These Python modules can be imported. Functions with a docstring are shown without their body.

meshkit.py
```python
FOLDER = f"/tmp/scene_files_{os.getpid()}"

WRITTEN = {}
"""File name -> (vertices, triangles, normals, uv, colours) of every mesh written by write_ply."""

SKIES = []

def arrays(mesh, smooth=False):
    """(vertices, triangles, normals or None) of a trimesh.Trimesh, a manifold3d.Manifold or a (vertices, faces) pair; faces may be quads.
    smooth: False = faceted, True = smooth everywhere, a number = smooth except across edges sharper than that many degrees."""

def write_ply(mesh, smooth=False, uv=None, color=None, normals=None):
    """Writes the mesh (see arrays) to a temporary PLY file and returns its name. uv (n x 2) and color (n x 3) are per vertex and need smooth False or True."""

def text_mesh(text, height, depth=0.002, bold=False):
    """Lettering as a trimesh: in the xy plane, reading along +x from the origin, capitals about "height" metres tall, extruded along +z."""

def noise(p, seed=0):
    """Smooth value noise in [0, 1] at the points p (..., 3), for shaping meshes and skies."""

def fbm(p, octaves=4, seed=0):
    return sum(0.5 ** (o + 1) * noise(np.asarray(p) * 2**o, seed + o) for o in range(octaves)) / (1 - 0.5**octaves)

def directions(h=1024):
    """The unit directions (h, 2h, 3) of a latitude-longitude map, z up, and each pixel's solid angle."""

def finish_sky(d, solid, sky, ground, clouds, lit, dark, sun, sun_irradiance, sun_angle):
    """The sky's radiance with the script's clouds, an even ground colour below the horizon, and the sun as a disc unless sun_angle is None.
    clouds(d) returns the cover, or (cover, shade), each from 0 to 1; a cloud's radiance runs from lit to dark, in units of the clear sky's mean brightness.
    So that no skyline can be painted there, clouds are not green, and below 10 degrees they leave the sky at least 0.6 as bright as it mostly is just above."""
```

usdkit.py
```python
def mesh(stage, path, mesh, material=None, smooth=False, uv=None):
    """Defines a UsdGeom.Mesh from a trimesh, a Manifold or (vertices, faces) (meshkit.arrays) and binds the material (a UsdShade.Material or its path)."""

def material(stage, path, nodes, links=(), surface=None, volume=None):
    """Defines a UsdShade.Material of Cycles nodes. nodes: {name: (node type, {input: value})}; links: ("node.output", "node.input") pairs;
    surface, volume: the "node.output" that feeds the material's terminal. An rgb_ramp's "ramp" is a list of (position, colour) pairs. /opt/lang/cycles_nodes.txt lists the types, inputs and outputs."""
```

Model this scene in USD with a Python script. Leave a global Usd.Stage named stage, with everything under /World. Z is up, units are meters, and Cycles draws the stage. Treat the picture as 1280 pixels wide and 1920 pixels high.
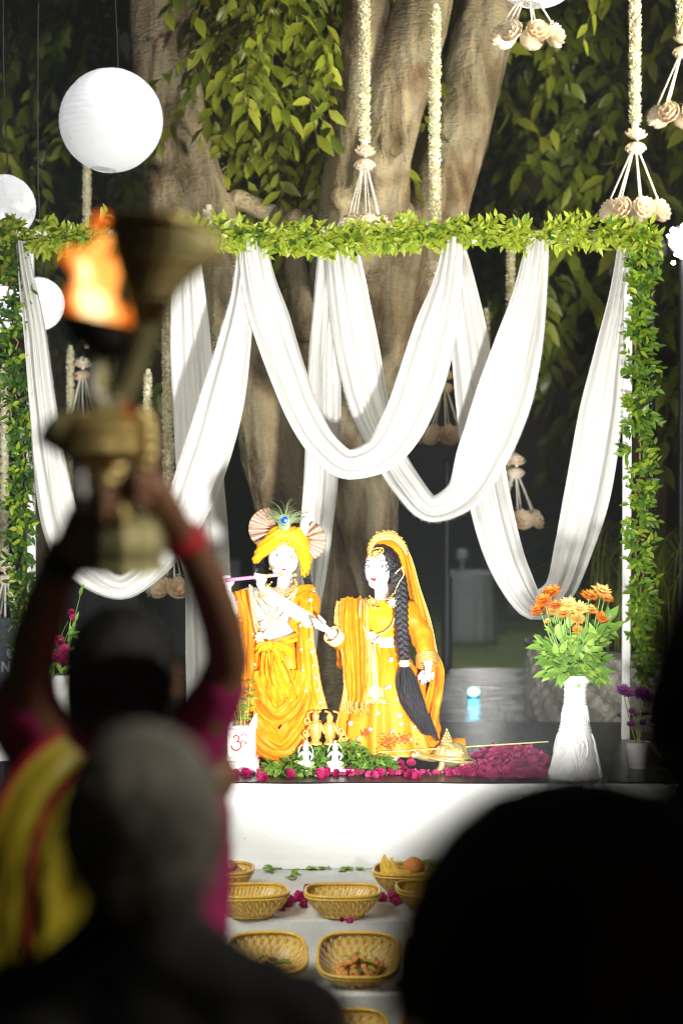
import math, random
import numpy as np
import trimesh, manifold3d
import usdkit, meshkit
from pxr import Usd, UsdGeom, UsdLux, UsdShade, Gf, Sdf

stage = Usd.Stage.CreateInMemory()
UsdGeom.SetStageUpAxis(stage, "Z"); UsdGeom.SetStageMetersPerUnit(stage, 1.0)
UsdGeom.Xform.Define(stage, "/World"); UsdGeom.Scope.Define(stage, "/World/Looks")

# ---------------------------------------------------------------- camera: 85 mm portrait lens held high over the crowd
F = 4533.0; EYE = 1.95; PITCH = math.atan(210.0 / F)
cam = UsdGeom.Camera.Define(stage, "/World/camera")
cam.CreateFocalLengthAttr(85.0); cam.CreateHorizontalApertureAttr(24.0); cam.CreateVerticalApertureAttr(36.0)
cam.CreateFStopAttr(2.1); cam.CreateFocusDistanceAttr(9.0)
cam.CreateClippingRangeAttr(Gf.Vec2f(0.05, 1000.0))
cam.AddTranslateOp().Set(Gf.Vec3d(0, 0, EYE)); cam.AddRotateXOp().Set(90.0 - math.degrees(PITCH))
cam.CreateExposureAttr(0.0)

# ---------------------------------------------------------------- night sky
M = {}
def mat(name, nodes, links=(), surface="p.BSDF", volume=None):
    M[name] = usdkit.material(stage, "/World/Looks/" + name, nodes, links, surface, volume); return M[name]
mat("night_sky", {"s": ("sky_texture", {"sky_type": "single_scattering", "sun_disc": False, "sun_elevation": 0.03, "sun_rotation": 2.4}),
                  "b": ("background_shader", {"strength": 0.010})}, [("s.color", "b.color")], "b.background")
dome = UsdLux.DomeLight.Define(stage, "/World/sky")
UsdShade.MaterialBindingAPI.Apply(dome.GetPrim()).Bind(M["night_sky"])
dome.GetPrim().SetCustomDataByKey("kind", "structure")

# ---------------------------------------------------------------- the event's spotlights (all stand outside the picture)
def spot(name, pos, aim, power, angle, soft, color=(1, 0.97, 0.92), radius=0.05):
    l = UsdLux.SphereLight.Define(stage, "/World/" + name)
    l.CreateRadiusAttr(radius); l.CreateIntensityAttr(power); l.CreateNormalizeAttr(True); l.CreateColorAttr(Gf.Vec3f(*color))
    s = UsdLux.ShapingAPI.Apply(l.GetPrim()); s.CreateShapingConeAngleAttr(angle); s.CreateShapingConeSoftnessAttr(soft)
    d = np.array(aim, float) - np.array(pos, float); d /= np.linalg.norm(d)
    z = -d; x = np.cross([0, 0, 1.0], z); x /= np.linalg.norm(x); y = np.cross(z, x)
    m = Gf.Matrix4d(*[float(c) for r in (list(x) + [0], list(y) + [0], list(z) + [0], list(pos) + [1]) for c in r])
    UsdGeom.Xformable(l).AddTransformOp().Set(m)
spot("stage_spotlight", (0.58, 5.9, 0.90), (0.04, 9.3, 1.60), 425.0, 25.5, 0.85, (1, 0.995, 0.95), 0.10)
spot("wide_floodlight", (-1.9, 5.0, 3.3), (0.1, 8.8, 0.6), 285.0, 40, 0.8, (1, 0.99, 0.91), 0.9)
spot("tree_floodlight", (2.9, 8.6, 2.9), (-0.55, 11.6, 4.0), 430.0, 29, 0.8, (1, 0.96, 0.80), 0.5)
spot("terrace_lamp", (2.3, 10.0, 1.35), (1.45, 11.1, 0.65), 22.0, 42, 0.9, (1, 0.97, 0.88), 0.1)
spot("garden_light", (0.2, 16.4, 2.3), (1.5, 19.2, 0.0), 40.0, 52, 0.9, (1, 0.98, 0.85), 0.1)
spot("crowd_lamp", (3.0, 2.1, 3.9), (-0.36, 3.4, 1.86), 180.0, 17, 0.8, (1, 0.93, 0.78), 0.2)

# ---------------------------------------------------------------- helpers
def atv(u, v, Y):
    u, v, Y = np.broadcast_arrays(np.asarray(u, float), np.asarray(v, float), np.asarray(Y, float))
    a, b = (u - 640) / F, (v - 960) / F
    cp, sp = math.cos(PITCH), math.sin(PITCH)
    dy = cp - b * sp; dz = -sp - b * cp
    s = Y / dy
    return np.stack([a * s, Y, EYE + dz * s], -1)
def at(u, v, Y): return atv(u, v, Y)
def rng(seed): return np.random.default_rng(seed)
def join(parts):
    vs, fs, n = [], [], 0
    for p in parts:
        v, f = (np.asarray(p.vertices), np.asarray(p.faces)) if hasattr(p, "vertices") else (np.asarray(p[0], float), np.asarray(p[1], int))
        if f.shape[1] == 4: f = np.vstack([f[:, [0, 1, 2]], f[:, [0, 2, 3]]])
        vs.append(v); fs.append(f + n); n += len(v)
    return np.vstack(vs), np.vstack(fs)
def resample(pts, n):
    """n points along a smooth curve through pts (any dimension)."""
    from scipy.interpolate import CubicSpline, PchipInterpolator
    pts = np.asarray(pts, float)
    t = np.r_[0, np.cumsum(np.maximum(np.linalg.norm(np.diff(pts[:, :3], axis=0), axis=1), 1e-9))]
    return PchipInterpolator(t, pts)(np.linspace(0, t[-1], n)) if len(pts) > 2 else np.array([pts[0] + (pts[-1] - pts[0]) * k for k in np.linspace(0, 1, n)])
def tube(pts, r, n=8, cap=True):
    pts = np.asarray(pts, float); m = len(pts); r = np.broadcast_to(np.asarray(r, float), (m,))
    T = np.gradient(pts, axis=0); T /= np.maximum(np.linalg.norm(T, axis=1, keepdims=True), 1e-12)
    ref = np.array([0, 0, 1.0]) if abs(T[0][2]) < 0.9 else np.array([1.0, 0, 0])
    N = np.cross(T[0], ref); N /= np.linalg.norm(N); out = []
    for i in range(m):
        N = N - T[i] * (N @ T[i]); N /= max(np.linalg.norm(N), 1e-12); B = np.cross(T[i], N)
        a = np.arange(n) * 2 * math.pi / n
        out.append(pts[i] + r[i] * (np.cos(a)[:, None] * N + np.sin(a)[:, None] * B))
    v = np.vstack(out); f = []
    for i in range(m - 1):
        for j in range(n):
            k = (j + 1) % n
            f.append((i * n + j, i * n + k, (i + 1) * n + k)); f.append((i * n + j, (i + 1) * n + k, (i + 1) * n + j))
    if cap:
        v = np.vstack([v, pts[0], pts[-1]]); a, b = len(v) - 2, len(v) - 1
        for j in range(n):
            k = (j + 1) % n
            f.append((a, k, j)); f.append((b, (m - 1) * n + j, (m - 1) * n + k))
    return v, np.array(f)
def lathe(prof, n=32, center=(0, 0, 0), wob=None):
    prof = np.asarray(prof, float); m = len(prof); a = np.arange(n) * 2 * math.pi / n
    R = np.repeat(prof[:, 0][:, None], n, 1); Z = np.repeat(prof[:, 1][:, None], n, 1)
    if wob is not None: R = R + wob(a[None, :], Z)
    v = np.stack([R * np.cos(a), R * np.sin(a), Z], -1).reshape(-1, 3) + np.asarray(center, float)
    i, j = np.meshgrid(np.arange(m - 1), np.arange(n), indexing="ij"); k = (j + 1) % n
    f = np.stack([i * n + j, i * n + k, (i + 1) * n + k, (i + 1) * n + j], -1).reshape(-1, 4)
    return v, f
def grid(P, closed=False):
    """quads of a (m, n, 3) array of points"""
    m, n = P.shape[:2]
    i, j = np.meshgrid(np.arange(m - 1), np.arange(n if closed else n - 1), indexing="ij"); k = (j + 1) % n
    return P.reshape(-1, 3), np.stack([i * n + j, i * n + k, (i + 1) * n + k, (i + 1) * n + j], -1).reshape(-1, 4)
_ICO = {s: trimesh.creation.icosphere(subdivisions=s) for s in (0, 1, 2, 3)}
def ball(c, r, s=1):
    return np.asarray(_ICO[s].vertices) * np.asarray(r, float) + np.asarray(c, float), np.asarray(_ICO[s].faces)
def balls(C, r, s=0):
    C = np.asarray(C, float); r = np.broadcast_to(np.asarray(r, float), (len(C),))
    V, Fc = np.asarray(_ICO[s].vertices), np.asarray(_ICO[s].faces)
    return (V[None] * r[:, None, None] + C[:, None]).reshape(-1, 3), (Fc[None] + (np.arange(len(C)) * len(V))[:, None, None]).reshape(-1, 3)
def box(c, size, bevel=0.0, rot=None):
    c = np.asarray(c, float); h = np.asarray(size, float) / 2; b = min(bevel, h.min() * 0.49)
    if b > 0:
        P = []
        for sx in (-1, 1):
            for sy in (-1, 1):
                for sz in (-1, 1):
                    s = np.array([sx, sy, sz])
                    for k in range(3):
                        d = h - b; d = d.copy(); d[k] = h[k]; P.append(s * d)
        m = trimesh.convex.convex_hull(np.array(P)); v, f = np.asarray(m.vertices), np.asarray(m.faces)
    else:
        m = trimesh.creation.box(2 * h); v, f = np.asarray(m.vertices), np.asarray(m.faces)
    if rot is not None: v = v @ np.asarray(rot).T
    return v + c, f
def rotz(a): c, s = math.cos(a), math.sin(a); return np.array([[c, -s, 0], [s, c, 0], [0, 0, 1.0]])
def roty(a): c, s = math.cos(a), math.sin(a); return np.array([[c, 0, s], [0, 1.0, 0], [-s, 0, c]])
def rotx(a): c, s = math.cos(a), math.sin(a); return np.array([[1.0, 0, 0], [0, c, -s], [0, s, c]])
def blob(bones, edge=0.02, iters=8, spheres=(), shape=None):
    """one smooth skin round bones ((p, r), (q, s)) and ellipsoids (centre, radii)"""
    parts = []
    for (p, r), (q, s) in bones:
        a = manifold3d.Manifold.sphere(r, 20).translate([float(x) for x in p]); b = manifold3d.Manifold.sphere(s, 20).translate([float(x) for x in q])
        parts.append(manifold3d.Manifold.batch_hull([a, b]))
    for c, r in spheres:
        parts.append(manifold3d.Manifold.sphere(1.0, 32).scale([float(x) for x in np.broadcast_to(r, 3)]).translate([float(x) for x in c]))
    m = manifold3d.Manifold.batch_boolean(parts, manifold3d.OpType.Add).refine_to_length(edge).to_mesh()
    t = trimesh.Trimesh(m.vert_properties[:, :3], m.tri_verts, process=True)
    if iters:
        v0 = np.array(t.vertices); trimesh.smoothing.filter_taubin(t, lamb=0.5, nu=0.52, iterations=iters); v1 = np.array(t.vertices)
        bad = ~np.isfinite(v1).all(1) | (np.linalg.norm(v1 - v0, axis=1) > 3.0 * edge); v1[bad] = v0[bad]; t.vertices = v1
    if shape is not None: t.vertices = shape(np.asarray(t.vertices), np.asarray(t.vertex_normals))
    return t
# leaf k-shapes: rows along the midrib, folded and bent; vectorised over n leaves
def leaves(base, direc, up, length, width, bend=0.25, fold=0.25):
    base, direc, up = (np.asarray(x, float) for x in (base, direc, up)); n = len(base)
    length, width, bend = (np.broadcast_to(np.asarray(x, float), (n,)) for x in (length, width, bend))
    d = direc / np.linalg.norm(direc, axis=1, keepdims=True)
    s = np.cross(d, up); s /= np.maximum(np.linalg.norm(s, axis=1, keepdims=True), 1e-9); nn = np.cross(s, d)
    t = np.array([0, 0.3, 0.62, 1.0]); w = np.array([0.10, 0.95, 0.82, 0.04])
    V = np.zeros((n, 12, 3))
    for i in range(4):
        mid = base + d * (length * t[i])[:, None] - nn * (bend * length * t[i] ** 2)[:, None]
        for k, sg in enumerate((-1, 0, 1)):
            V[:, i * 3 + k] = mid + s * (sg * 0.5 * width * w[i])[:, None] + nn * (abs(sg) * fold * 0.5 * width * w[i])[:, None]
    f = []
    for i in range(3):
        for k in range(2):
            a = i * 3 + k; f += [(a, a + 1, a + 4), (a, a + 4, a + 3)]
    return V, np.array(f)
def merge(V, f):
    n, k = V.shape[:2]
    return V.reshape(-1, 3), (f[None] + (np.arange(n) * k)[:, None, None]).reshape(-1, 3)

# ---------------------------------------------------------------- scene graph
_count, _base = {}, {}
def number(parent, name):
    k = parent + "/" + name; c = _count.get(k, 0); _count[k] = c + 1
    return k if c == 0 else f"{k}_{c:03d}"
def keys(prim, **kw):
    for k, v in kw.items():
        if v: prim.SetCustomDataByKey(k, v)
def thing(name, label, cat, loc=(0, 0, 0), group=None, kind=None):
    p = number("/World", name); x = UsdGeom.Xform.Define(stage, p); loc = np.asarray(loc, float)
    x.AddTranslateOp().Set(Gf.Vec3d(*[float(c) for c in loc])); _base[p] = loc
    keys(x.GetPrim(), label=label, category=cat, group=group, kind=kind)
    return p
def obj(name, mesh, m, parent=None, smooth=40, label=None, cat=None, group=None, kind=None, loc=None):
    """one Mesh prim; without a parent it is a thing (or setting) of its own. Vertices are given in world space."""
    par = parent or "/World"; p = number(par, name)
    if hasattr(mesh, "to_mesh"): mm = mesh.to_mesh(); mesh = (mm.vert_properties[:, :3], mm.tri_verts)
    if hasattr(mesh, "vertices"): mesh = (np.asarray(mesh.vertices), np.asarray(mesh.faces))
    v = np.asarray(mesh[0], float); base = _base.get(par, np.zeros(3)); own = np.zeros(3)
    if parent is None and kind != "structure":
        own = np.asarray(loc, float) if loc is not None else np.array([*(v.min(0) + v.max(0))[:2] / 2, v[:, 2].min()])
    um = usdkit.mesh(stage, p, (v - base - own, mesh[1]), M[m], smooth)
    if parent is None and np.any(own): um.AddTranslateOp().Set(Gf.Vec3d(*[float(c) for c in own]))
    _base[p] = base + own
    keys(um.GetPrim(), label=label, category=cat, group=group, kind=kind)
    return p
def copy(src, label, loc, rot=(0, 0, 0), scale=1.0, group=None, name=None):
    p = number("/World", name or src.rsplit("/", 1)[1].rstrip("0123456789").rstrip("_")); x = UsdGeom.Xform.Define(stage, p)
    x.AddTranslateOp().Set(Gf.Vec3d(*[float(c) for c in loc])); x.AddRotateXYZOp().Set(Gf.Vec3f(*[float(c) for c in rot]))
    x.AddScaleOp().Set(Gf.Vec3f(*[float(c) for c in np.broadcast_to(scale, 3)]))
    pr = x.GetPrim(); s = stage.GetPrimAtPath(src).GetCustomData()
    keys(pr, label=label, category=s["category"], group=group or s.get("group"))
    pr.GetReferences().AddInternalReference(src); pr.SetInstanceable(True)
    return p

# ---------------------------------------------------------------- materials
def plain(name, color, rough=0.6, metal=0.0, bump=0, scale=60, var=0.0, vscale=8, **kw):
    """principled with a little tone variation and fine relief"""
    n = {"p": ("principled_bsdf", {"base_color": color, "roughness": rough, "metallic": metal, **kw})}; l = []
    if var or bump: n["tc"] = ("texture_coordinate", {})
    if var:
        n["n"] = ("noise_texture", {"scale": vscale, "detail": 4}); lo = tuple(max(0, c * (1 - var)) for c in color); hi = tuple(min(1, c * (1 + var)) for c in color)
        n["r"] = ("rgb_ramp", {"ramp": [(0.3, lo), (0.7, hi)]}); l += [("tc.object", "n.vector"), ("n.fac", "r.fac"), ("r.color", "p.base_color")]
    if bump:
        n["bn"] = ("noise_texture", {"scale": scale, "detail": 5, "roughness": 0.6}); n["b"] = ("bump", {"strength": min(1, bump), "distance": 0.004})
        l += [("tc.object", "bn.vector"), ("bn.fac", "b.height"), ("b.normal", "p.normal")]
    return mat(name, n, l)
def leafmat(name, ramp, trans=0.3, rough=0.35):
    n = {"oi": ("object_info", {}), "g": ("geometry", {}), "a": ("math", {"math_type": "add"}), "fr": ("math", {"math_type": "fraction"}),
         "r": ("rgb_ramp", {"ramp": ramp}), "p": ("principled_bsdf", {"roughness": rough, "specular_ior_level": 0.4}),
         "t": ("translucent_bsdf", {}), "h": ("hsv", {"hue": 0.49, "saturation": 1.1, "value": 1.3}), "m": ("mix_closure", {"fac": trans})}
    return mat(name, n, [("oi.random", "a.value1"), ("g.random_per_island", "a.value2"), ("a.value", "fr.value1"), ("fr.value", "r.fac"), ("r.color", "p.base_color"),
                         ("r.color", "h.color"), ("h.color", "t.color"), ("p.BSDF", "m.closure1"), ("t.BSDF", "m.closure2")], "m.closure")
leafmat("garland_leaf", [(0, (0.025, 0.075, 0.014)), (0.3, (0.11, 0.22, 0.018)), (0.7, (0.25, 0.37, 0.026)), (1, (0.37, 0.44, 0.045))], 0.3)
leafmat("tree_leaf", [(0, (0.08, 0.115, 0.010)), (0.5, (0.19, 0.225, 0.018)), (1, (0.29, 0.31, 0.035))], 0.25)
leafmat("basil_leaf", [(0, (0.09, 0.20, 0.03)), (0.5, (0.19, 0.34, 0.05)), (1, (0.32, 0.46, 0.09))], 0.3, 0.5)
leafmat("dull_leaf", [(0, (0.025, 0.042, 0.007)), (1, (0.075, 0.085, 0.013))], 0.25)
leafmat("rose_petal", [(0, (0.30, 0.008, 0.07)), (0.6, (0.55, 0.02, 0.17)), (1, (0.72, 0.12, 0.33))], 0.25, 0.55)
leafmat("dark_rose_petal", [(0, (0.12, 0.003, 0.03)), (0.7, (0.26, 0.008, 0.075)), (1, (0.45, 0.05, 0.17))], 0.2, 0.6)
leafmat("marigold_petal", [(0, (0.72, 0.20, 0.01)), (0.45, (0.85, 0.38, 0.04)), (1, (0.94, 0.70, 0.25))], 0.25, 0.6)
leafmat("purple_petal", [(0, (0.20, 0.02, 0.22)), (1, (0.50, 0.12, 0.48))], 0.25, 0.6)
leafmat("cream_petal", [(0, (0.80, 0.70, 0.54)), (0.5, (0.86, 0.78, 0.64)), (1, (0.90, 0.85, 0.74))], 0.45, 0.6)
leafmat("tuberose_petal", [(0, (0.66, 0.62, 0.42)), (1, (0.82, 0.79, 0.62))], 0.3, 0.6)
# white drape: matte voile that lets a little light through
mat("white_voile", {"tc": ("texture_coordinate", {}), "n": ("noise_texture", {"scale": 40, "detail": 4}), "w": ("noise_texture", {"scale": 900, "detail": 1}),
                    "ad": ("math", {"math_type": "multiply_add", "value2": 0.35}), "b": ("bump", {"strength": 0.35, "distance": 0.003}),
                    "p": ("principled_bsdf", {"base_color": (0.80, 0.79, 0.76), "roughness": 0.75, "specular_ior_level": 0.25, "sheen_weight": 0.15}),
                    "t": ("translucent_bsdf", {"color": (0.80, 0.79, 0.75)}), "m": ("mix_closure", {"fac": 0.36})},
    [("tc.object", "n.vector"), ("tc.object", "w.vector"), ("w.fac", "ad.value1"), ("n.fac", "ad.value3"), ("ad.value", "b.height"), ("b.normal", "p.normal"), ("p.BSDF", "m.closure1"), ("t.BSDF", "m.closure2")], "m.closure")
plain("satin_hem", (0.80, 0.80, 0.79), 0.35, bump=0.3, scale=30)
def silk(name, col, rough=0.45):
    return mat(name, {"tc": ("texture_coordinate", {}), "n": ("noise_texture", {"scale": 14, "detail": 3}), "mp": ("mapping", {"scale": (160, 160, 900)}), "w": ("noise_texture", {"scale": 1, "detail": 2}),
                      "r": ("rgb_ramp", {"ramp": [(0.3, tuple(c * 0.88 for c in col)), (0.7, col)]}), "b": ("bump", {"strength": 0.25, "distance": 0.002}),
                      "p": ("principled_bsdf", {"roughness": rough, "specular_ior_level": 0.25, "sheen_weight": 0.1, "sheen_tint": (1.0, 0.6, 0.2)}), "t": ("translucent_bsdf", {"color": col}), "m": ("mix_closure", {"fac": 0.12})},
               [("tc.object", "n.vector"), ("tc.object", "mp.vector"), ("mp.vector", "w.vector"), ("w.fac", "b.height"), ("b.normal", "p.normal"), ("n.fac", "r.fac"), ("r.color", "p.base_color"), ("p.BSDF", "m.closure1"), ("t.BSDF", "m.closure2")], "m.closure")
silk("saffron_silk", (0.80, 0.265, 0.006)); silk("yellow_silk", (0.83, 0.38, 0.008)); silk("rust_silk", (0.42, 0.10, 0.02))
silk("brocade", (0.74, 0.54, 0.49), 0.35)
plain("marble", (0.80, 0.77, 0.74), 0.35, specular_ior_level=0.45)
plain("pot_white", (0.78, 0.78, 0.77), 0.5, var=0.05, bump=0.15, scale=50)
plain("vase_white", (0.72, 0.71, 0.70), 0.55, var=0.10, vscale=10, bump=0.5, scale=45)
plain("gold", (0.78, 0.50, 0.13), 0.38, 0.6, bump=0.5, scale=220)
plain("gold_thread", (0.72, 0.50, 0.14), 0.5, 0.55, bump=0.8, scale=500)
plain("pale_gold", (0.85, 0.70, 0.42), 0.4, 0.5, bump=0.7, scale=400)
plain("sequin_lilac", (0.46, 0.38, 0.42), 0.35, 0.4, bump=.5, scale=300)
plain("silver", (0.80, 0.80, 0.80), 0.35, 0.5, bump=0.4, scale=300)
plain("pearl", (0.80, 0.76, 0.66), 0.3)
plain("brass", (0.66, 0.52, 0.22), 0.42, 0.6, bump=0.5, scale=90, var=0.15, vscale=12)
plain("old_brass", (0.36, 0.33, 0.17), 0.48, 0.6, bump=0.6, scale=160, var=0.3, vscale=14)
plain("soot", (0.015, 0.012, 0.01), 0.8)
plain("black_hair", (0.012, 0.011, 0.012), 0.42, bump=0.8, scale=260)
plain("statue_hair", (0.014, 0.012, 0.016), 0.38, bump=0.6, scale=500)
plain("lip_red", (0.45, 0.02, 0.03), 0.4); plain("eye_line", (0.02, 0.015, 0.02), 0.5); plain("eye_green", (0.16, 0.26, 0.16), 0.25); plain("eye_white", (0.8, 0.8, 0.78), 0.3); plain("brow", (0.10, 0.05, 0.05), 0.6); plain("red_dot", (0.5, 0.02, 0.08), 0.4)
plain("peacock_blue", (0.01, 0.015, 0.20), 0.3); plain("peacock_teal", (0.01, 0.24, 0.26), 0.3); plain("peacock_bronze", (0.22, 0.17, 0.05), 0.4, 0.3); plain("peacock_barb", (0.14, 0.17, 0.07), 0.5)
plain("pink_tape", (0.55, 0.24, 0.42), 0.4); plain("violet_tape", (0.28, 0.10, 0.26), 0.4)
plain("white_paint", (0.78, 0.78, 0.76), 0.45, var=0.05, bump=0.1)
plain("dark_stone", (0.022, 0.021, 0.021), 0.30, bump=0.25, scale=35, var=0.3)
plain("cable", (0.012, 0.012, 0.012), 0.5); plain("post_black", (0.015, 0.015, 0.018), 0.45)
plain("red_paint", (0.55, 0.03, 0.015), 0.5)
plain("stem_green", (0.12, 0.22, 0.05), 0.5); plain("stem_pale", (0.42, 0.46, 0.18), 0.5); plain("vine_brown", (0.22, 0.13, 0.06), 0.7); plain("twig", (0.10, 0.07, 0.04), 0.8)
# ================================================================ the setting
mat("lawn", {"tc": ("texture_coordinate", {}), "n": ("noise_texture", {"scale": 1.2, "detail": 6}), "n2": ("noise_texture", {"scale": 60, "detail": 3}), "r": ("rgb_ramp", {"ramp": [(0.3, (0.10, 0.15, 0.012)), (0.7, (0.17, 0.23, 0.02))]}),
             "b": ("bump", {"strength": 0.8, "distance": 0.03}), "p": ("principled_bsdf", {"roughness": 0.8})},
    [("tc.object", "n.vector"), ("tc.object", "n2.vector"), ("n.fac", "r.fac"), ("r.color", "p.base_color"), ("n2.fac", "b.height"), ("b.normal", "p.normal")])
mat("wet_granite", {"tc": ("texture_coordinate", {}), "n": ("noise_texture", {"scale": 3.5, "detail": 6}), "n2": ("noise_texture", {"scale": 48, "detail": 4}), "ad": ("math", {"math_type": "multiply_add", "value2": 0.8}), "rr": ("map_range", {"from_min": 0.3, "from_max": 0.7, "to_min": 0.06, "to_max": 0.3}),
                    "r": ("rgb_ramp", {"ramp": [(0.3, (0.014, 0.014, 0.014)), (0.7, (0.04, 0.038, 0.035))]}), "b": ("bump", {"strength": 0.8, "distance": 0.008}), "p": ("principled_bsdf", {"roughness": 0.12, "specular_ior_level": 0.6})},
    [("tc.object", "n.vector"), ("tc.object", "n2.vector"), ("n.fac", "r.fac"), ("r.color", "p.base_color"), ("n2.fac", "ad.value1"), ("n.fac", "ad.value3"), ("ad.value", "b.height"), ("b.normal", "p.normal"), ("n.fac", "rr.value"), ("rr.result", "p.roughness")])
plain("granite_edge", (0.12, 0.115, 0.11), 0.4, bump=0.3, scale=50, var=0.2)
plain("paving", (0.10, 0.095, 0.09), 0.6, bump=0.3, scale=30, var=0.25, vscale=2)

G = np.meshgrid(np.linspace(-60, 60, 25), np.r_[13.9, np.linspace(15, 90, 20)], indexing="ij")
obj("lawn", grid(np.stack([G[0], G[1], np.zeros_like(G[0])], -1)[:, ::-1]), "lawn", kind="structure")
obj("ground", grid(np.array([[[-60, -30, -0.004], [-60, 90, -0.004]], [[60, -30, -0.004], [60, 90, -0.004]]], float)[:, ::-1]), "paving", kind="structure")

# wet granite terrace round the tree; its front edge runs back towards the left
def prism(poly, z0, z1):
    from shapely.geometry import Polygon
    m = trimesh.creation.extrude_polygon(Polygon(poly), z1 - z0, engine="earcut"); m.apply_translation([0, 0, z0]); return np.asarray(m.vertices), np.asarray(m.faces)
TZ = 0.40
def on_z(u, v, z):
    a, b = (u - 640) / F, (v - 960) / F; cp, sp = math.cos(PITCH), math.sin(PITCH)
    s = (z - EYE) / (-sp - b * cp); return np.array([a * s, s * (cp - b * sp), z])
e0, e1 = on_z(845, 1352, TZ), on_z(1190, 1412, TZ)
dd = (e1 - e0) / np.linalg.norm(e1 - e0)
pL, pR = e0 - dd * 0.0, e1 + dd * 2.5
top = [tuple(pR[:2]), (3.6, 13.9), (-3.4, 13.9), (-3.4, 12.2), tuple((pL + [-0.9, 0.35, 0])[:2]), tuple(pL[:2])]
obj("terrace", prism(top, 0, TZ - 0.05), "wet_granite", kind="structure")
from shapely.geometry import Polygon as _P
cop = _P(top).buffer(0.03, join_style=2)
m_ = trimesh.creation.extrude_polygon(cop, 0.05, engine="earcut"); m_.apply_translation([0, 0, TZ - 0.05])
obj("terrace_coping", m_, "wet_granite", kind="structure")

# ---------------------------------------------------------------- the altar: dark top, white cloth fronts, three display steps
mat("front_cloth", {"tc": ("texture_coordinate", {}), "n": ("noise_texture", {"scale": 2.2, "detail": 4}), "w": ("noise_texture", {"scale": 60, "detail": 3}), "r": ("rgb_ramp", {"ramp": [(0.3, (0.74, 0.75, 0.74)), (0.7, (0.80, 0.80, 0.79))]}), "sp": ("voronoi_texture", {"scale": 16}), "lt": ("map_range", {"from_min": 0.035, "from_max": 0.05, "to_min": 0.75, "to_max": 0.0, "clamp": True}), "mx": ("mix", {"color2": (0.25, 0.21, 0.17)}),
                    "b": ("bump", {"strength": 0.25, "distance": 0.006}), "p": ("principled_bsdf", {"roughness": 0.55, "specular_ior_level": 0.3})},
    [("tc.object", "n.vector"), ("tc.object", "w.vector"), ("tc.object", "sp.vector"), ("sp.distance", "lt.value"), ("lt.result", "mx.fac"), ("n.fac", "r.fac"), ("r.color", "mx.color1"), ("mx.color", "p.base_color"), ("w.fac", "b.height"), ("b.normal", "p.normal")])
plain("step_cover", (0.52, 0.52, 0.50), 0.6, bump=0.6, scale=120, var=0.18, vscale=5)
PZ = float(at(640, 1466, 8.62)[2]); PY = 8.62                     # top of the altar and its front
XL, XR = -1.15, 1.22
al = thing("altar", "white cloth-fronted altar with a dark top that carries both garlanded statues", "altar", (0, 9.3, 0))
obj("top_slab", box(((XL + XR) / 2, 9.42, PZ - 0.012), (XR - XL, 1.62, 0.024), 0.004), "dark_stone", al)
obj("base_block", box(((XL + XR) / 2, 9.45, (PZ - 0.03) / 2), (XR - XL - 0.02, 1.5, PZ - 0.03), 0.01), "post_black", al)
zb = float(at(640, 1627, 8.60)[2])
Pn = []
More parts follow.
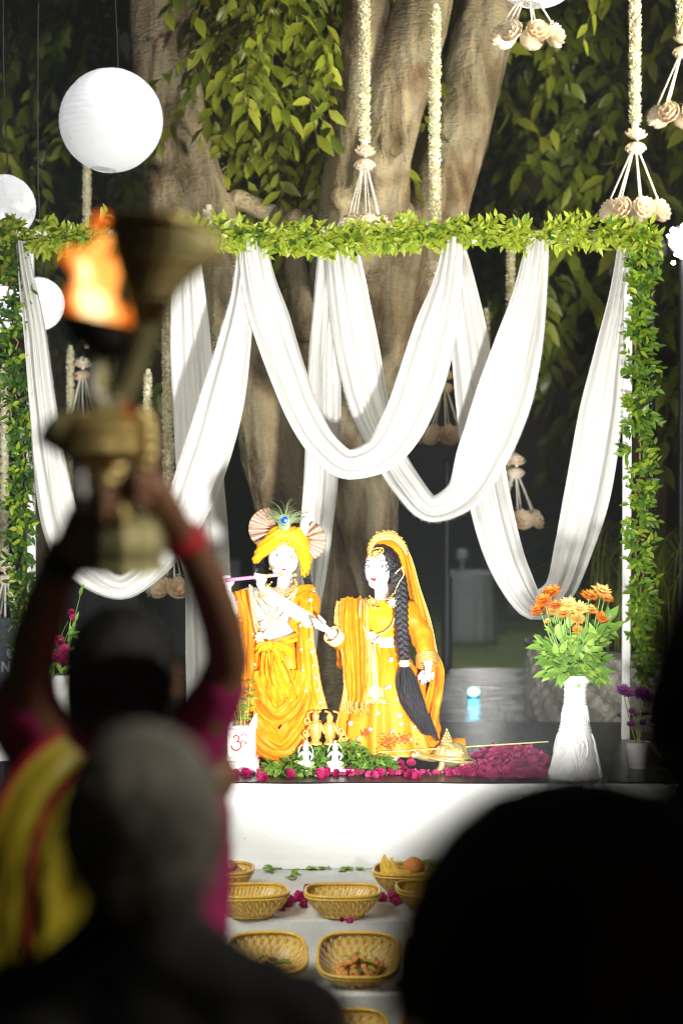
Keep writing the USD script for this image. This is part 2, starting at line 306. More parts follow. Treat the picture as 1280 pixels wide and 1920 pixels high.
for k, t in enumerate(np.linspace(0, 1, 60)):
    x = XL + (XR - XL) * t; row = []
    for s in np.linspace(0, 1, 26):
        z = PZ - 0.004 + (zb - PZ + 0.004) * s
        wave = 0.014 * (meshkit.fbm(np.array([x * 3.2, s * 2.2, 0.5]), 3, 6) - .5) + 0.004 * math.sin(13 * x + 2 * s) + 0.003 * math.sin(31 * x + 1.3) * s
        hem = -0.012 * np.clip((s - 0.86) / 0.1, 0, 1) - 0.004 * math.exp(-((s - 0.84) / 0.02) ** 2)
        row.append((x, PY - 0.020 + hem - 0.012 * s + wave * 0.6, z + 0.0015 * math.sin(9 * x)))
    Pn.append(row)
obj("front_cloth", grid(np.array(Pn)), "front_cloth", al, smooth=True)

st = thing("display_steps", "white covered display steps below the altar holding the wicker baskets", "steps", (0, 8.2, 0))
S1z = zb - 0.002; S1y = float(on_z(640, 1722, S1z)[1]); S2z = S1z - 0.10
S1z2 = S1z
def step(y0, y1, z, drop, seed):
    P = []
    prof = [(y1, z), (y1 - (y1 - y0) * 0.3, z + 0.001), (y1 - (y1 - y0) * 0.6, z - 0.001), (y0 + 0.03, z), (y0 + 0.006, z - 0.004), (y0, z - 0.014), (y0 + 0.004, z - drop * 0.5), (y0 + 0.002, z - drop)]
    for x in np.linspace(-0.95, 1.0, 70):
        P.append([(x, y + 0.004 * math.sin(11 * x + seed + i), zz + 0.0022 * math.sin(17 * x + seed * 2 + i * 1.7)) for i, (y, zz) in enumerate(prof)])
    return grid(np.array(P)[:, ::-1])
S2y = float(on_z(640, 1862, S2z - 0.02)[1]); S2z = S2z - 0.02
S3z = S2z - 0.16
obj("step_tread", step(S1y, PY - 0.03, S1z, S1z - S2z, 0.3), "step_cover", st, smooth=50)
obj("step_tread", step(S2y, S1y + 0.02, S2z, S2z - S3z, 1.3), "step_cover", st, smooth=50)
obj("step_tread", step(S2y - 0.5, S2y + 0.02, S3z, S3z - 0.0, 2.1), "step_cover", st, smooth=50)
for y0, y1, z in ((S1y, PY, S1z), (S2y, S1y, S2z), (S2y - 0.5, S2y, S3z)):
    obj("step_block", box((0.02, (y0 + y1) / 2 + 0.02, (z - 0.02) / 2), (1.9, y1 - y0, z - 0.02), 0.005), "post_black", st)

# ---------------------------------------------------------------- the old tree
mat("bark", {"tc": ("texture_coordinate", {}), "mp": ("mapping", {"scale": (9, 9, 2.2)}), "n": ("noise_texture", {"scale": 1.0, "detail": 8, "roughness": 0.62, "distortion": 0.6}),
             "n2": ("noise_texture", {"scale": 3.2, "detail": 6, "roughness": 0.65}), "mp3": ("mapping", {"scale": (30, 30, 110)}), "n3": ("noise_texture", {"scale": 1, "detail": 4}),
             "r": ("rgb_ramp", {"ramp": [(0.26, (0.055, 0.036, 0.02)), (0.40, (0.17, 0.12, 0.066)), (0.50, (0.25, 0.21, 0.14)), (0.60, (0.33, 0.25, 0.14)), (0.75, (0.40, 0.35, 0.26))]}),
             "r2": ("rgb_ramp", {"ramp": [(0.35, (0.55, 0.42, 0.30)), (0.5, (1, 1, 1)), (0.68, (0.86, 0.93, 0.78))]}), "mu": ("mix", {"mix_type": "multiply", "fac": 0.85}),
             "h": ("math", {"math_type": "multiply_add", "value2": 0.35}), "b": ("bump", {"strength": 1.0, "distance": 0.04}), "p": ("principled_bsdf", {"roughness": 0.75, "specular_ior_level": 0.25})},
    [("tc.object", "mp.vector"), ("mp.vector", "n.vector"), ("tc.object", "n2.vector"), ("tc.object", "mp3.vector"), ("mp3.vector", "n3.vector"), ("n.fac", "r.fac"), ("n2.fac", "r2.fac"), ("r.color", "mu.color1"), ("r2.color", "mu.color2"), ("mu.color", "p.base_color"),
     ("n3.fac", "h.value1"), ("n.fac", "h.value3"), ("h.value", "b.height"), ("b.normal", "p.normal")])
def chain(pts):
    """[(u, v, radius in px, Y)] -> bones"""
    q = [(at(u, v, Y), r * Y / F) for u, v, r, Y in pts]
    return list(zip(q[:-1], q[1:]))
trunk = chain([(690, 1560, 95, 11.2), (686, 1400, 80, 11.2), (680, 1180, 70, 11.2), (678, 1000, 67, 11.2), (672, 860, 80, 11.2), (670, 720, 96, 11.2), (680, 560, 112, 11.2), (690, 450, 105, 11.15)])
trunk += chain([(672, 860, 70, 11.3), (740, 640, 70, 11.3), (790, 500, 62, 11.3)])
trunk += chain([(640, 1560, 80, 11.1), (610, 1150, 72, 11.05), (560, 985, 70, 11.0), (520, 850, 66, 11.0), (488, 740, 62, 11.0), (448, 620, 66, 11.05), (395, 480, 74, 11.1), (352, 380, 78, 11.1), (325, 240, 70, 11.15), (306, 100, 64, 11.2), (300, -80, 62, 11.25), (290, -400, 55, 11.3)])
trunk += chain([(665, 470, 80, 11.0), (662, 330, 58, 10.95), (672, 200, 48, 10.9), (684, 60, 44, 10.9), (690, -120, 42, 10.9), (700, -420, 34, 11.0)])
trunk += chain([(680, 440, 85, 11.0), (708, 300, 62, 10.9), (742, 180, 58, 10.85), (780, 60, 54, 10.85), (806, -40, 52, 10.9), (870, -260, 46, 11.0), (930, -480, 36, 11.1)])
trunk += chain([(770, 520, 75, 11.3), (815, 390, 66, 11.35), (860, 240, 60, 11.4), (905, 70, 58, 11.45), (945, -80, 54, 11.5), (1040, -380, 44, 11.6)])
trunk += chain([(545, 560, 22, 11.15), (580, 700, 26, 11.08), (600, 860, 22, 11.05)]) + chain([(552, 480, 20, 11.1), (575, 620, 24, 11.05)])
trunk += chain([(440, 370, 16, 11.1), (520, 405, 20, 11.1), (600, 440, 40, 11.05)])
sp = [(at(738, 262, 10.76), (0.075, 0.05, 0.085)), (at(640, 370, 10.82), (0.06, 0.04, 0.06)), (at(560, 410, 11.0), (0.08, 0.06, 0.05))]
def barkshape(v, n):
    d = (meshkit.fbm(v * [7, 7, 2.0], 4, 3) - 0.5) * 0.034 + (meshkit.fbm(v * [22, 22, 9], 3, 9) - 0.5) * 0.014
    k = at(742, 258, 10.70); r = np.linalg.norm((v - k) / [0.055, 0.2, 0.06], axis=1); d = d - 0.035 * np.exp(-(r ** 2) * 1.3)
    return v + n * d[:, None]
tree = thing("old_tree", "massive grey barked tree with forking trunks behind the white drapes", "tree", at(680, 1480, 11.2) * [1, 1, 0])
obj("trunk", blob(trunk, 0.03, 14, sp, barkshape), "bark", tree, smooth=True)

# foliage: twigs that hang and carry large pointed leaves
def foliage(seed, nt, sampler, ln=(0.085, 0.13), per=(10, 17), droop=0.9, spread=0.11):
    R = rng(seed); B, D, U, L, W, tw = [], [], [], [], [], []
    for _ in range(nt):
        p = sampler(R); a = R.uniform(0, 2 * math.pi)
        d = np.array([math.cos(a) * 0.6, math.sin(a) * 0.5 - 0.25, -droop * R.uniform(0.4, 1.2)]); d /= np.linalg.norm(d)
        n = R.integers(*per); seg = R.uniform(0.35, 0.65); q = [p + d * seg * t + np.array([0, 0, -0.08 * t * t]) for t in np.linspace(0, 1, 5)]; tw.append(tube(q, np.linspace(0.004, 0.0015, 5), 4, False))
        for k in range(n):
            t = (k + 0.6) / n; b = p + d * seg * t + np.array([0, 0, -0.08 * t * t]); s = (1 if k % 2 else -1)
            side = np.cross(d, [0, 0.3, 1.0]); side /= np.linalg.norm(side)
            dr = d * R.uniform(0.3, 0.9) + side * s * R.uniform(0.5, 1.0) + np.array([R.normal(0, .2), R.normal(-0.15, .25), R.normal(-0.45, .25)])
            B.append(b); D.append(dr); U.append([R.normal(0, .35), -0.75 + R.normal(0, .3), 0.7 + R.normal(0, .3)]); l = R.uniform(*ln); L.append(l); W.append(l * R.uniform(0.36, 0.46))
    V, f = leaves(B, D, U, np.array(L), np.array(W), R.uniform(0.05, 0.35, len(B)), 0.2)
    return V, f, tw
def crown(parent, V, f, tw, m, single=300):
    c = V.mean(1); u = 640 + c[:, 0] / c[:, 1] * F; z = 750 - (c[:, 2] - EYE) / c[:, 1] * F
    vis = (u > 5) & (u < 1275) & (z > 5) & (z < 900)
    o = np.argsort(np.where(vis, 0, 50) + c[:, 1]); k = min(single, int(vis.sum()))
    for i in o[:k]: obj("leaf", (V[i], f), m, parent, smooth=True)
    obj("leaves", merge(V[o[k:]], f), m, parent, smooth=True, kind="stuff")
    obj("twigs", join(tw), "twig", parent, smooth=True, kind="stuff")
def px_box(u0, u1, v0, v1, y0, y1, dens=None):
    def s(R):
        while True:
            u, v, Y = R.uniform(u0, u1), R.uniform(v0, v1), R.uniform(y0, y1)
            if dens is None or R.uniform() < dens(u, v): return at(u, v, Y)
    return s
A = foliage(11, 330, px_box(385, 700, -170, 345, 11.25, 12.3, lambda u, v: 1.0 if v < 220 else 0.7))
Bf = foliage(12, 40, px_box(400, 620, -150, 110, 10.9, 11.2))
ctop = foliage(13, 60, px_box(-300, 1500, -500, -120, 11, 12.5))
crown(tree, np.concatenate([A[0], Bf[0], ctop[0]]), A[1], A[2] + Bf[2] + ctop[2], "tree_leaf")
def back_tree(label, u, Y, seed, spots, m="dull_leaf", n=240):
    t = thing("background_tree", label, "tree", at(u, 1300, Y) * [1, 1, 0])
    b = at(u, 1300, Y) * [1, 1, 0]; tp = at(u, -200, Y)
    obj("trunk", tube([b, b * 0.6 + tp * 0.4 + [0.1, 0, 0], tp], [0.14, 0.11, 0.07], 10), "bark", t, smooth=True)
    V, f, tw = [], None, []
    for i, (s, k) in enumerate(spots):
        a = foliage(seed + i, k, s, (0.11, 0.17)); V.append(a[0]); f = a[1]; tw += a[2]
    crown(t, np.concatenate(V), f, tw, m, 220)
back_tree("dim leafy tree hanging over the two upper left paper lanterns", 60, 13.4, 31, [(px_box(-160, 260, -200, 420, 12.4, 14), 190), (px_box(40, 420, 250, 650, 12.6, 13.8), 40)], "tree_leaf")
back_tree("dark leafy tree drooping behind the right garlanded post", 1190, 13.2, 41, [(px_box(900, 1450, -200, 420, 12.2, 14, lambda u, v: 0.9), 190), (px_box(1040, 1450, 350, 760, 12.2, 14), 80), (px_box(860, 1010, 380, 560, 12.6, 13.8), 22)], "tree_leaf")
back_tree("black far tree mass closing the gap behind the trunks", 560, 16.5, 51, [(px_box(-400, 1700, -300, 620, 15.5, 18), 260)])
# ================================================================ white frame with leaf garlands
FY = 9.72
fr = thing("frame", "white metal frame standing behind the altar, wound with green leaves", "frame", (0, FY, 0))
bz = at(640, 447, FY)[2]; hw = 0.017
xl, xr = at(57, 700, FY)[0], at(1176, 700, FY)[0]
obj("post", box((xl, FY, bz / 2), (0.034, 0.034, bz), 0.003), "white_paint", fr); obj("post", box((xr, FY, bz / 2), (0.034, 0.034, bz), 0.003), "white_paint", fr)
obj("beam", box(((xl + xr) / 2, FY, bz + 0.018), (xr - xl + 0.034, 0.034, 0.034), 0.003), "white_paint", fr)
for x in (xl, xr):
    obj("rail", box((x, FY + 0.16, bz + 0.018), (0.032, 0.286, 0.032), 0.003), "white_paint", fr)
obj("beam", box(((xl + xr) / 2, FY + 0.32, bz + 0.018), (xr - xl + 0.034, 0.034, 0.034), 0.003), "white_paint", fr)

def leaf_garland(label, path, n, seed, rad, flow, fall, gaps=lambda t: 1.0):
    R = rng(seed); P = np.asarray(path, float); q = resample(P, 60)
    t = thing("leaf_garland", label, "leaf garland", q[0], group=None)
    vine = q + R.normal(0, 0.008, q.shape) - [0, 0.022, 0]
    obj("vine", tube(resample(vine, 120), 0.004, 5), "vine_brown", t, smooth=True)
    B, D, U, L = [], [], [], []
    while len(B) < n:
        s = R.uniform(0, 1)
        if R.uniform() > gaps(s): continue
        i = s * 59; a = q[int(i)]; b = q[min(59, int(i) + 1)]; c = a + (b - a) * (i - int(i)); tdir = (q[min(59, int(i) + 1)] - q[max(0, int(i) - 1)]); tdir /= np.linalg.norm(tdir)
        # a little sprig of three to five leaves
        a0 = R.uniform(0, 2 * math.pi); rr = rad * math.sqrt(R.uniform(0.1, 1.0))
        off = np.array([R.normal(0, rad * .75), -0.02 - abs(R.normal(0, rad * .5)), R.normal(0, rad * .65)]); off -= tdir * (off @ tdir)
        if R.uniform() < 0.07: off *= 1.6
        dirn = off / (np.linalg.norm(off) + 1e-6) * [1, .5, 1] * 0.8 + tdir * R.normal(flow, 0.5) + np.array([0, -0.15, fall * R.uniform(0.2, 1.2)])
        dirn /= np.linalg.norm(dirn); m = R.integers(3, 6)
        for k in range(m):
            sd = np.cross(dirn, [0, -1, 0.2]); sd /= np.linalg.norm(sd)
            B.append(c + off + dirn * 0.012 * k); D.append(dirn * 0.7 + sd * (1 if k % 2 else -1) * R.uniform(0.4, 0.9) + R.normal(0, .2, 3)); U.append([R.normal(0, .4), -0.9, 0.4 + R.normal(0, .4)]); L.append(R.uniform(0.024, 0.048))
    L = np.array(L); V, f = leaves(B, D, U, L, L * R.uniform(0.40, 0.52, len(L)), R.uniform(-0.1, 0.35, len(L)), 0.25)
    o = np.argsort(V.mean(1)[:, 1])
    for i in o[:300]: obj("leaf", (V[i], f), "garland_leaf", t, smooth=True)
    obj("leaves", merge(V[o[300:]], f), "garland_leaf", t, smooth=True, kind="stuff")
    return t
leaf_garland("long green leaf garland lying along the top beam of the white frame", [at(u, v, FY) for u, v in ((-15, 436), (45, 432), (120, 446), (230, 447), (340, 440), (420, 438), (520, 447), (640, 448), (740, 440), (840, 430), (920, 440), (1020, 440), (1110, 436), (1190, 440), (1222, 456)) ], 3900, 5, 0.023, 0.15, -0.35, lambda s: 0.25 if 0.045 < s < 0.075 or 0.17 < s < 0.22 else (0.55 if 0.80 < s < 0.86 else 1.0))
leaf_garland("leafy green garland wound down the left post of the frame", [at(u, v, FY) for u, v in ((24, 440), (24, 560), (34, 700), (42, 850), (40, 1000), (42, 1140), (46, 1240))], 1300, 6, 0.020, 0.2, 0.1)
leaf_garland("leafy green garland wound down the right post of the frame", [at(u, v, FY) for u, v in ((1204, 450), (1196, 540), (1196, 700), (1200, 860), (1198, 1000), (1202, 1140), (1204, 1270))], 1200, 7, 0.021, 0.2, 0.1)

# ================================================================ white drapes
def drape(pts, seed, npl=5, amp=0.012, lip=0.03, n=90, m=60, hem=None, uneven=0.25):
    """a long cloth along (u, v, width px, Y); pleats run along it. Returns the grid of points (n, m, 3)."""
    R = rng(seed); q = resample(np.array([[*at(u, v, Y), w * Y / F] for u, v, w, Y in pts]), n); c, w = q[:, :3], q[:, 3]
    T = np.gradient(c, axis=0); T /= np.linalg.norm(T, axis=1, keepdims=True)
    side = np.cross(T, [0, -1.0, 0]); side /= np.linalg.norm(side, axis=1, keepdims=True); nor = np.cross(side, T)
    nor *= np.where(nor[:, 1:2] > 0, -1, 1)
    s = np.linspace(-1, 1, m); t = np.linspace(0, 1, n)[:, None]; ph = R.uniform(0, 6.28, 6); fr = npl * np.array([1, 1.37, 0.61, 2.3])
    sw = s + 0.05 * np.sin(5 * s + ph[4] + 3 * t)
    h = np.zeros((n, m))
    for k in range(4):
        h = h + (1, 0.6, 0.7, 0.35)[k] * np.sin(math.pi * fr[k] * 0.5 * sw + ph[k] + (2.2 - k) * t * R.uniform(0.6, 1.6) + 0.5 * np.sin(6 * t + ph[5]))
    h = np.sign(h) * np.abs(h / 1.6) ** 0.8
    a = amp * np.clip((0.16 / np.maximum(w, 0.03))[:, None], 0.6, 1.9)
    edge = w[:, None] * 0.5 * (1 + 0.03 * np.sin(17 * t + ph[1]) * np.abs(s)[None])
    P = c[:, None] + side[:, None] * (s[None] * edge)[..., None] + nor[:, None] * (a * h + lip * (1 - s[None] ** 2))[..., None]
    P = P + side[:, None] * (0.25 * a * np.cos(math.pi * fr[0] * 0.5 * sw + ph[0] + 1))[..., None]
    wr = meshkit.fbm(np.stack([s[None] * 4 + 0 * t, t * 9 + 0 * s[None], np.full((n, m), seed * 7.3)], -1), 3, seed) - .5
    P = P + nor[:, None] * (a * 2.6 * wr)[..., None]
    return P, nor, side
def cloth(label, pts, seed, hem=None, fray=None, **k):
    P, nor, side = drape(pts, seed, **k)
    t = thing("drape", label, "drape", P[0].mean(0), group=None)
    obj("cloth", grid(P), "white_voile", t, smooth=True)
    if hem:
        j = slice(-9, None) if hem > 0 else slice(0, 9)
        obj("hem", grid(P[:, j] + nor[:, None] * 0.0025 + np.array([0, 0, 0.0])), "satin_hem", t, smooth=True)
    if fray:
        R = rng(seed + 50); e = resample(P[:, -1 if fray > 0 else 0], 700); sd = resample(side, 700) * fray
        th = [tube([p, p + s_ * R.uniform(0.002, 0.006) + R.normal(0, .002, 3)], 0.0005, 3, False) for p, s_ in zip(e, sd)]
        obj("frayed_edge", join(th), "white_voile", t, smooth=False)
    return t
Yf = 9.70; Yb = 9.98
cloth("wide white drape swagged across the middle over the tree trunk", [(474, 452, 52, Yf), (484, 520, 62, Yf - .02), (510, 610, 74, Yf - .03), (540, 700, 72, Yf - .05), (572, 780, 66, Yf - .07), (610, 840, 58, Yf - .09), (655, 870, 56, Yf - .1), (705, 856, 66, Yf - .1), (752, 800, 86, Yf - .09), (786, 720, 92, Yf - .07), (815, 620, 80, Yf - .04), (838, 530, 54, Yf - .02), (847, 450, 36, Yf)], 1, npl=6, amp=0.010, lip=0.05, n=130, m=80)
cloth("white drape looping down to a low swag left of the right-hand vase", [(640, 458, 58, Yb), (655, 560, 76, Yb), (672, 660, 84, Yb), (690, 750, 74, Yb), (720, 830, 58, Yb - .02), (762, 905, 56, Yb - .06), (812, 953, 52, Yb - .1), (862, 930, 66, Yb - .14), (905, 850, 98, Yb - .2), (942, 750, 104, Yb - .24), (970, 650, 92, Yb - .26), (992, 550, 66, Yb - .27), (1006, 448, 42, Yf)], 2, hem=-1, fray=1, npl=6, amp=0.010, lip=0.045, n=130, m=80)
cloth("narrow white drape falling behind the turbaned statue", [(622, 458, 46, Yb + .06), (614, 560, 52, Yb + .08), (608, 680, 62, Yb + .1), (606, 800, 64, Yb + .1), (600, 920, 66, Yb + .1), (588, 1030, 62, Yb + .1), (574, 1140, 56, Yb + .1), (560, 1330, 54, Yb + .1)], 3, npl=4, amp=0.010, lip=0.03)
cloth("broad white drape swagged low behind the raised brass lamp", [(464, 452, 40, Yf + .04), (456, 540, 44, Yf + .03), (440, 640, 64, Yf), (414, 760, 84, Yf - .03), (378, 880, 88, Yf - .05), (338, 980, 78, Yf - .07), (285, 1062, 58, Yf - .08), (225, 1102, 50, Yf - .08), (170, 1076, 60, Yf - .08), (120, 1000, 72, Yf - .06), (94, 880, 62, Yf - .04), (78, 740, 50, Yf - .03), (62, 600, 40, Yf - .02), (46, 500, 26, Yf - .01), (40, 455, 20, Yf)], 4, npl=5, amp=0.010, lip=0.04, n=130, fray=1)
cloth("straight white drape hanging between the brass lamp and tree", [(345, 455, 50, Yb), (352, 560, 64, Yb), (358, 680, 78, Yb), (366, 800, 84, Yb), (376, 920, 86, Yb), (386, 1040, 88, Yb), (392, 1180, 90, Yb), (394, 1330, 90, Yb)], 5, npl=6, amp=0.009, lip=0.012)
cloth("white drape swagged lowest behind the orange flowers at right", [(852, 458, 32, Yb + .08), (866, 540, 52, Yb + .07), (880, 640, 72, Yb + .05), (894, 760, 78, Yb + .03), (908, 880, 76, Yb + .02), (930, 990, 74, Yb), (962, 1080, 66, Yb - .02), (1004, 1136, 52, Yb - .03), (1044, 1112, 54, Yb - .04), (1074, 1030, 70, Yb - .06), (1102, 920, 82, Yb - .1), (1124, 790, 80, Yb - .15), (1144, 660, 58, Yb - .2), (1160, 550, 32, Yb - .24), (1168, 462, 18, Yf)], 6, npl=5, amp=0.009, lip=0.035, n=130)

# ================================================================ tuberose strings, lotus tassels, lanterns
def blossom(R, c, r, ax, open_=1.0, n=22):
    """one cupped cream flower: petals in three whorls round the axis ax"""
    ax = np.asarray(ax, float); ax = ax / np.linalg.norm(ax); x = np.cross(ax, [0.3, 0.9, 0.2]); x /= np.linalg.norm(x); y = np.cross(ax, x)
    out = []
    for w, (k, tilt, ln) in enumerate(((8, 1.25, 1.0), (7, 0.85, 0.95), (6, 0.4, 0.85))):
        for i in range(k):
            a = 2 * math.pi * (i + 0.5 * w) / k + R.normal(0, .1); rad = math.cos(a) * x + math.sin(a) * y; tan = np.cross(ax, rad); rows = []
            for s in np.linspace(0, 1, 5):
                th = tilt * open_ * (1 - 0.35 * s); p = c + (rad * math.sin(th) + ax * math.cos(th)) * r * ln * s
                wd = r * 0.52 * math.sin(math.pi * (0.12 + 0.80 * s)) ** 0.7
                rows.append([p + tan * wd * q + ax * r * (0.16 * q * q) + R.normal(0, r * .015, 3) for q in (-1, 0, 1)])
            out.append(grid(np.array(rows)))
    return join(out)
def florets(R, p0, p1, rad, n):
    ax = p1 - p0; L = np.linalg.norm(ax); ax /= L; x = np.cross(ax, [0, 1.0, 0.1]); x /= np.linalg.norm(x); y = np.cross(ax, x)
    B, D, U, W = [], [], [], []
    for k in range(n):
        t = (k + R.uniform()) / n; a = R.uniform(0, 2 * math.pi); o = math.cos(a) * x + math.sin(a) * y
        b = p0 + ax * L * t + o * rad * 0.45
        for j in range(3):
            B.append(b + R.normal(0, .001, 3)); D.append(o + R.normal(0, .5, 3)); U.append(ax + R.normal(0, .4, 3)); W.append(rad * R.uniform(0.5, 0.72))
    W = np.array(W); V, f = leaves(B, D, U, W, W * 0.62, 0.3, 0.5)
    return merge(V, f)
def string(label, u, v0, v1, Y, seed, w=24, du=0):
    R = rng(seed); p0, p1 = at(u, v0, Y), at(u + du, v1, Y); t = thing("flower_string", label, "flower garland", p1)
    r = w / 2 * Y / F; n = int(np.linalg.norm(p1 - p0) / 0.0045 * 5)
    obj("cord", tube(resample([p0 + [0, 0, 0.02], p1 - [0, 0, 0.03]], 6), r * 0.55, 8), "tuberose_petal", t, smooth=True)
    obj("florets", florets(R, p0, p1, r, n), "tuberose_petal", t, kind="stuff")
    return t
def tassel(label, u, v, Y, seed, h=132, w=52, small=True, nb=7):
    """small double lotus, pearl strands and a ring of big cream blossoms; (u, v) is its top; h px tall"""
    R = rng(seed); k = Y / F; c = at(u, v, Y); t = thing("lotus_tassel", label, "tassel", c)
    if small:
        obj("ring", tube([c + np.array([0.006 * math.cos(a), 0, 0.006 * math.sin(a) - 0.006]) for a in np.linspace(0, 6.28, 12)], 0.0012, 5), "silver", t, smooth=True)
        obj("blossom", blossom(R, c + [0, 0, -0.054], 0.052, (0.1, -0.2, 1), 1.4), "cream_petal", t, smooth=True)
        obj("blossom", blossom(R, c + [0, 0, -0.066], 0.052, (0, -0.2, -1), 1.35), "cream_petal", t, smooth=True)
        obj("pearl", ball(c + [0.004, -0.03, -0.056], 0.007, 2), "pearl", t, smooth=True)
        z0 = 0.085
    else: z0 = 0.0
    zb_ = h * k
    for i, a in enumerate(np.linspace(0.3, 2 * math.pi + 0.3, 8)[:-1]):
        e = c + [w * k * 0.72 * math.cos(a), w * k * 0.6 * math.sin(a), -zb_ + 0.03]; s = c + [0.008 * math.cos(a), 0.008 * math.sin(a), -z0]
        n = int(np.linalg.norm(e - s) / 0.0085); obj("bead_strand", balls([s + (e - s) * (j + .5) / n for j in range(n)], 0.0046, 1), "pearl", t, smooth=True)
    for i in range(nb):
        a = 2 * math.pi * i / nb - math.pi / 2 + 0.25; d = np.array([math.cos(a) * .85, math.sin(a) * .85, 0.42])
        obj("blossom", blossom(R, c + [w * k * 0.62 * math.cos(a), w * k * 0.62 * math.sin(a), -zb_ - 0.02], 0.060, d, 1.3), "cream_petal", t, smooth=True)
    V, f = leaves([c + [0, 0, -zb_ + 0.03]] * 10, [[math.cos(a), math.sin(a), 0.15] for a in np.linspace(0, 6, 10)], [[0, 0, 1]] * 10, 0.09, 0.04, 0.1); obj("green_leaves", merge(V, f), "dull_leaf", t, smooth=True)
    return t
string("long tuberose string hanging over the knotty left fork of the tree", 683, -60, 264, 10.2, 61)
string("long tuberose string hanging right of centre down to the leaf garland", 815, 16, 408, 10.2, 62)
string("tuberose string hanging at the upper right above a lotus tassel", 1190, -60, 230, 10.1, 63)
string("tuberose string cut off by the right edge of the picture", 1278, -60, 62, 10.5, 64)
string("dim tuberose string below the large paper lantern", 163, 290, 640, 11.2, 65, 18)
string("tuberose string beside the top of the straight white drape", 391, 392, 830, 10.3, 66, 22)
string("tuberose string left of the straight white drape", 314, 560, 985, 10.3, 67, 24, 3)
string("tuberose string behind the ornate brass lamp body", 277, 700, 900, 10.3, 68, 18)
string("dim tuberose string between the right-hand drapes near the beam", 957, 470, 900, 11.3, 69, 18)
string("dim tuberose string short of the beam behind the right-hand drapes", 910, 585, 930, 11.6, 70, 18)
string("dim tuberose string left of the brass lamp", 132, 655, 985, 11.3, 71, 16)
string("dim tuberose string outside the left leafy post", 8, 690, 1055, 11.0, 72, 18)
tassel("lotus tassel whose bead strands touch the leaf garland at the trunk", 683, 268, 10.2, 81, 150, 42)
tassel("lotus tassel ending just above the right end of the leaf garland", 1191, 236, 10.1, 82, 152, 66)
tassel("lotus tassel cut by the right edge high in the picture", 1280, 58, 10.5, 83, 152, 66)
tassel("ring of cream lotus blossoms under the cut-off white lantern", 990, -22, 10.2, 84, 82, 72, small=False)
tassel("dim lotus tassel showing between the centre and right drapes", 832, 690, 11.2, 85, 122, 44)
tassel("dim lotus tassel hanging behind the right drape above the dark lawn", 966, 850, 11.2, 86, 120, 50)
tassel("dim lotus tassel behind the raised right wrist of the lamp bearer", 326, 985, 10.5, 87, 112, 44)
tassel("dim lotus tassel on the outside of the left leafy post", 10, 1050, 11.0, 88, 130, 40)
tassel("dim lotus tassel behind the dark bowl of the brass lamp", 155, 668, 11.3, 89, 130, 40)
tassel("half hidden lotus tassel beside the top of the central drape", 812, 488, 10.4, 90, 150, 40)

mat("lantern_paper", {"tc": ("texture_coordinate", {}), "n": ("noise_texture", {"scale": 22, "detail": 5, "distortion": 1.2}), "b": ("bump", {"strength": 0.6, "distance": 0.006}), "p": ("principled_bsdf", {"base_color": (0.82, 0.82, 0.82), "roughness": 0.7, "specular_ior_level": 0.2}),
                      "t": ("translucent_bsdf", {"color": (0.86, 0.87, 0.90)}), "m": ("mix_closure", {"fac": 0.45})},
    [("tc.object", "n.vector"), ("n.fac", "b.height"), ("b.normal", "p.normal"), ("b.normal", "t.normal"), ("p.BSDF", "m.closure1"), ("t.BSDF", "m.closure2")], "m.closure")
def lantern(label, u, v, Y, rpx, power, tilt=0.16, cord=None, bulb=(0, 0, 0.05)):
    r = rpx * Y / F; c = at(u, v, Y); Rm = rotx(-tilt) @ roty(tilt * 0.8); t = thing("paper_lantern", label, "lantern", c)
    prof = []
    for k in range(0, 23 * 4 + 1):
        a = math.pi * (0.075 + 0.85 * k / 92); rib = abs(((k / 4.0) % 1) - 0.5) * 2
        prof.append((r * math.sin(a) * (0.993 + 0.007 * rib), r * math.cos(a)))
    pn = lambda a, Z: -r * 0.016 * np.abs(np.sin(a * 5)) ** 10
    v_, f_ = lathe(prof[::-1], 80, wob=pn); obj("paper_shade", (v_ @ Rm.T + c, f_), "lantern_paper", t, smooth=True)
    for s in (-1, 1):
        a = np.linspace(0, 2 * math.pi, 30); z = s * r * math.cos(math.pi * 0.075); q = np.stack([r * .235 * np.cos(a), r * .235 * np.sin(a), z + 0 * a], -1) @ Rm.T + c
        obj("wire_ring", tube(q, 0.0016, 5, False), "silver", t, smooth=True)
    top = c + Rm @ np.array([0, 0, r * 0.97]); up = cord if cord is not None else top + np.array([-0.01, 0, 1.2])
    obj("cord", tube(resample([c + Rm @ np.array([0, 0, r * 0.5]), top, top * 0.6 + up * 0.4 + [-0.012, 0, 0], up], 12), 0.0035, 6), "cable", t, smooth=True)
    bc = c + Rm @ (np.array(bulb) * r / 0.2)
    obj("bulb", ball(bc, 0.028, 2), "bulb_glow%d" % power, t, smooth=True)
    return t
def glow(name, col, s): mat(name, {"e": ("emission", {"color": col, "strength": s})}, [], "e.emission")
for p_ in (90, 40): glow("bulb_glow%d" % p_, (0.97, 0.98, 1.0), p_ * 0.5)
lantern("large round white paper lantern hanging at the upper left on a cord", 208, 225, 10.0, 97, 90, 0.16, bulb=(0.02, -0.11, 0.07))
lantern("white paper lantern cut by the left edge above the leaf garland", 6, 388, 10.4, 61, 40)
lantern("white paper lantern glowing between the left post and the flame", 72, 570, 10.6, 50, 40)
lantern("white paper lantern half hidden behind the leaves of the left post", -6, 578, 10.9, 46, 40)
lantern("white paper lantern almost cut off by the top edge of the picture", 1006, -84, 10.2, 97, 90)
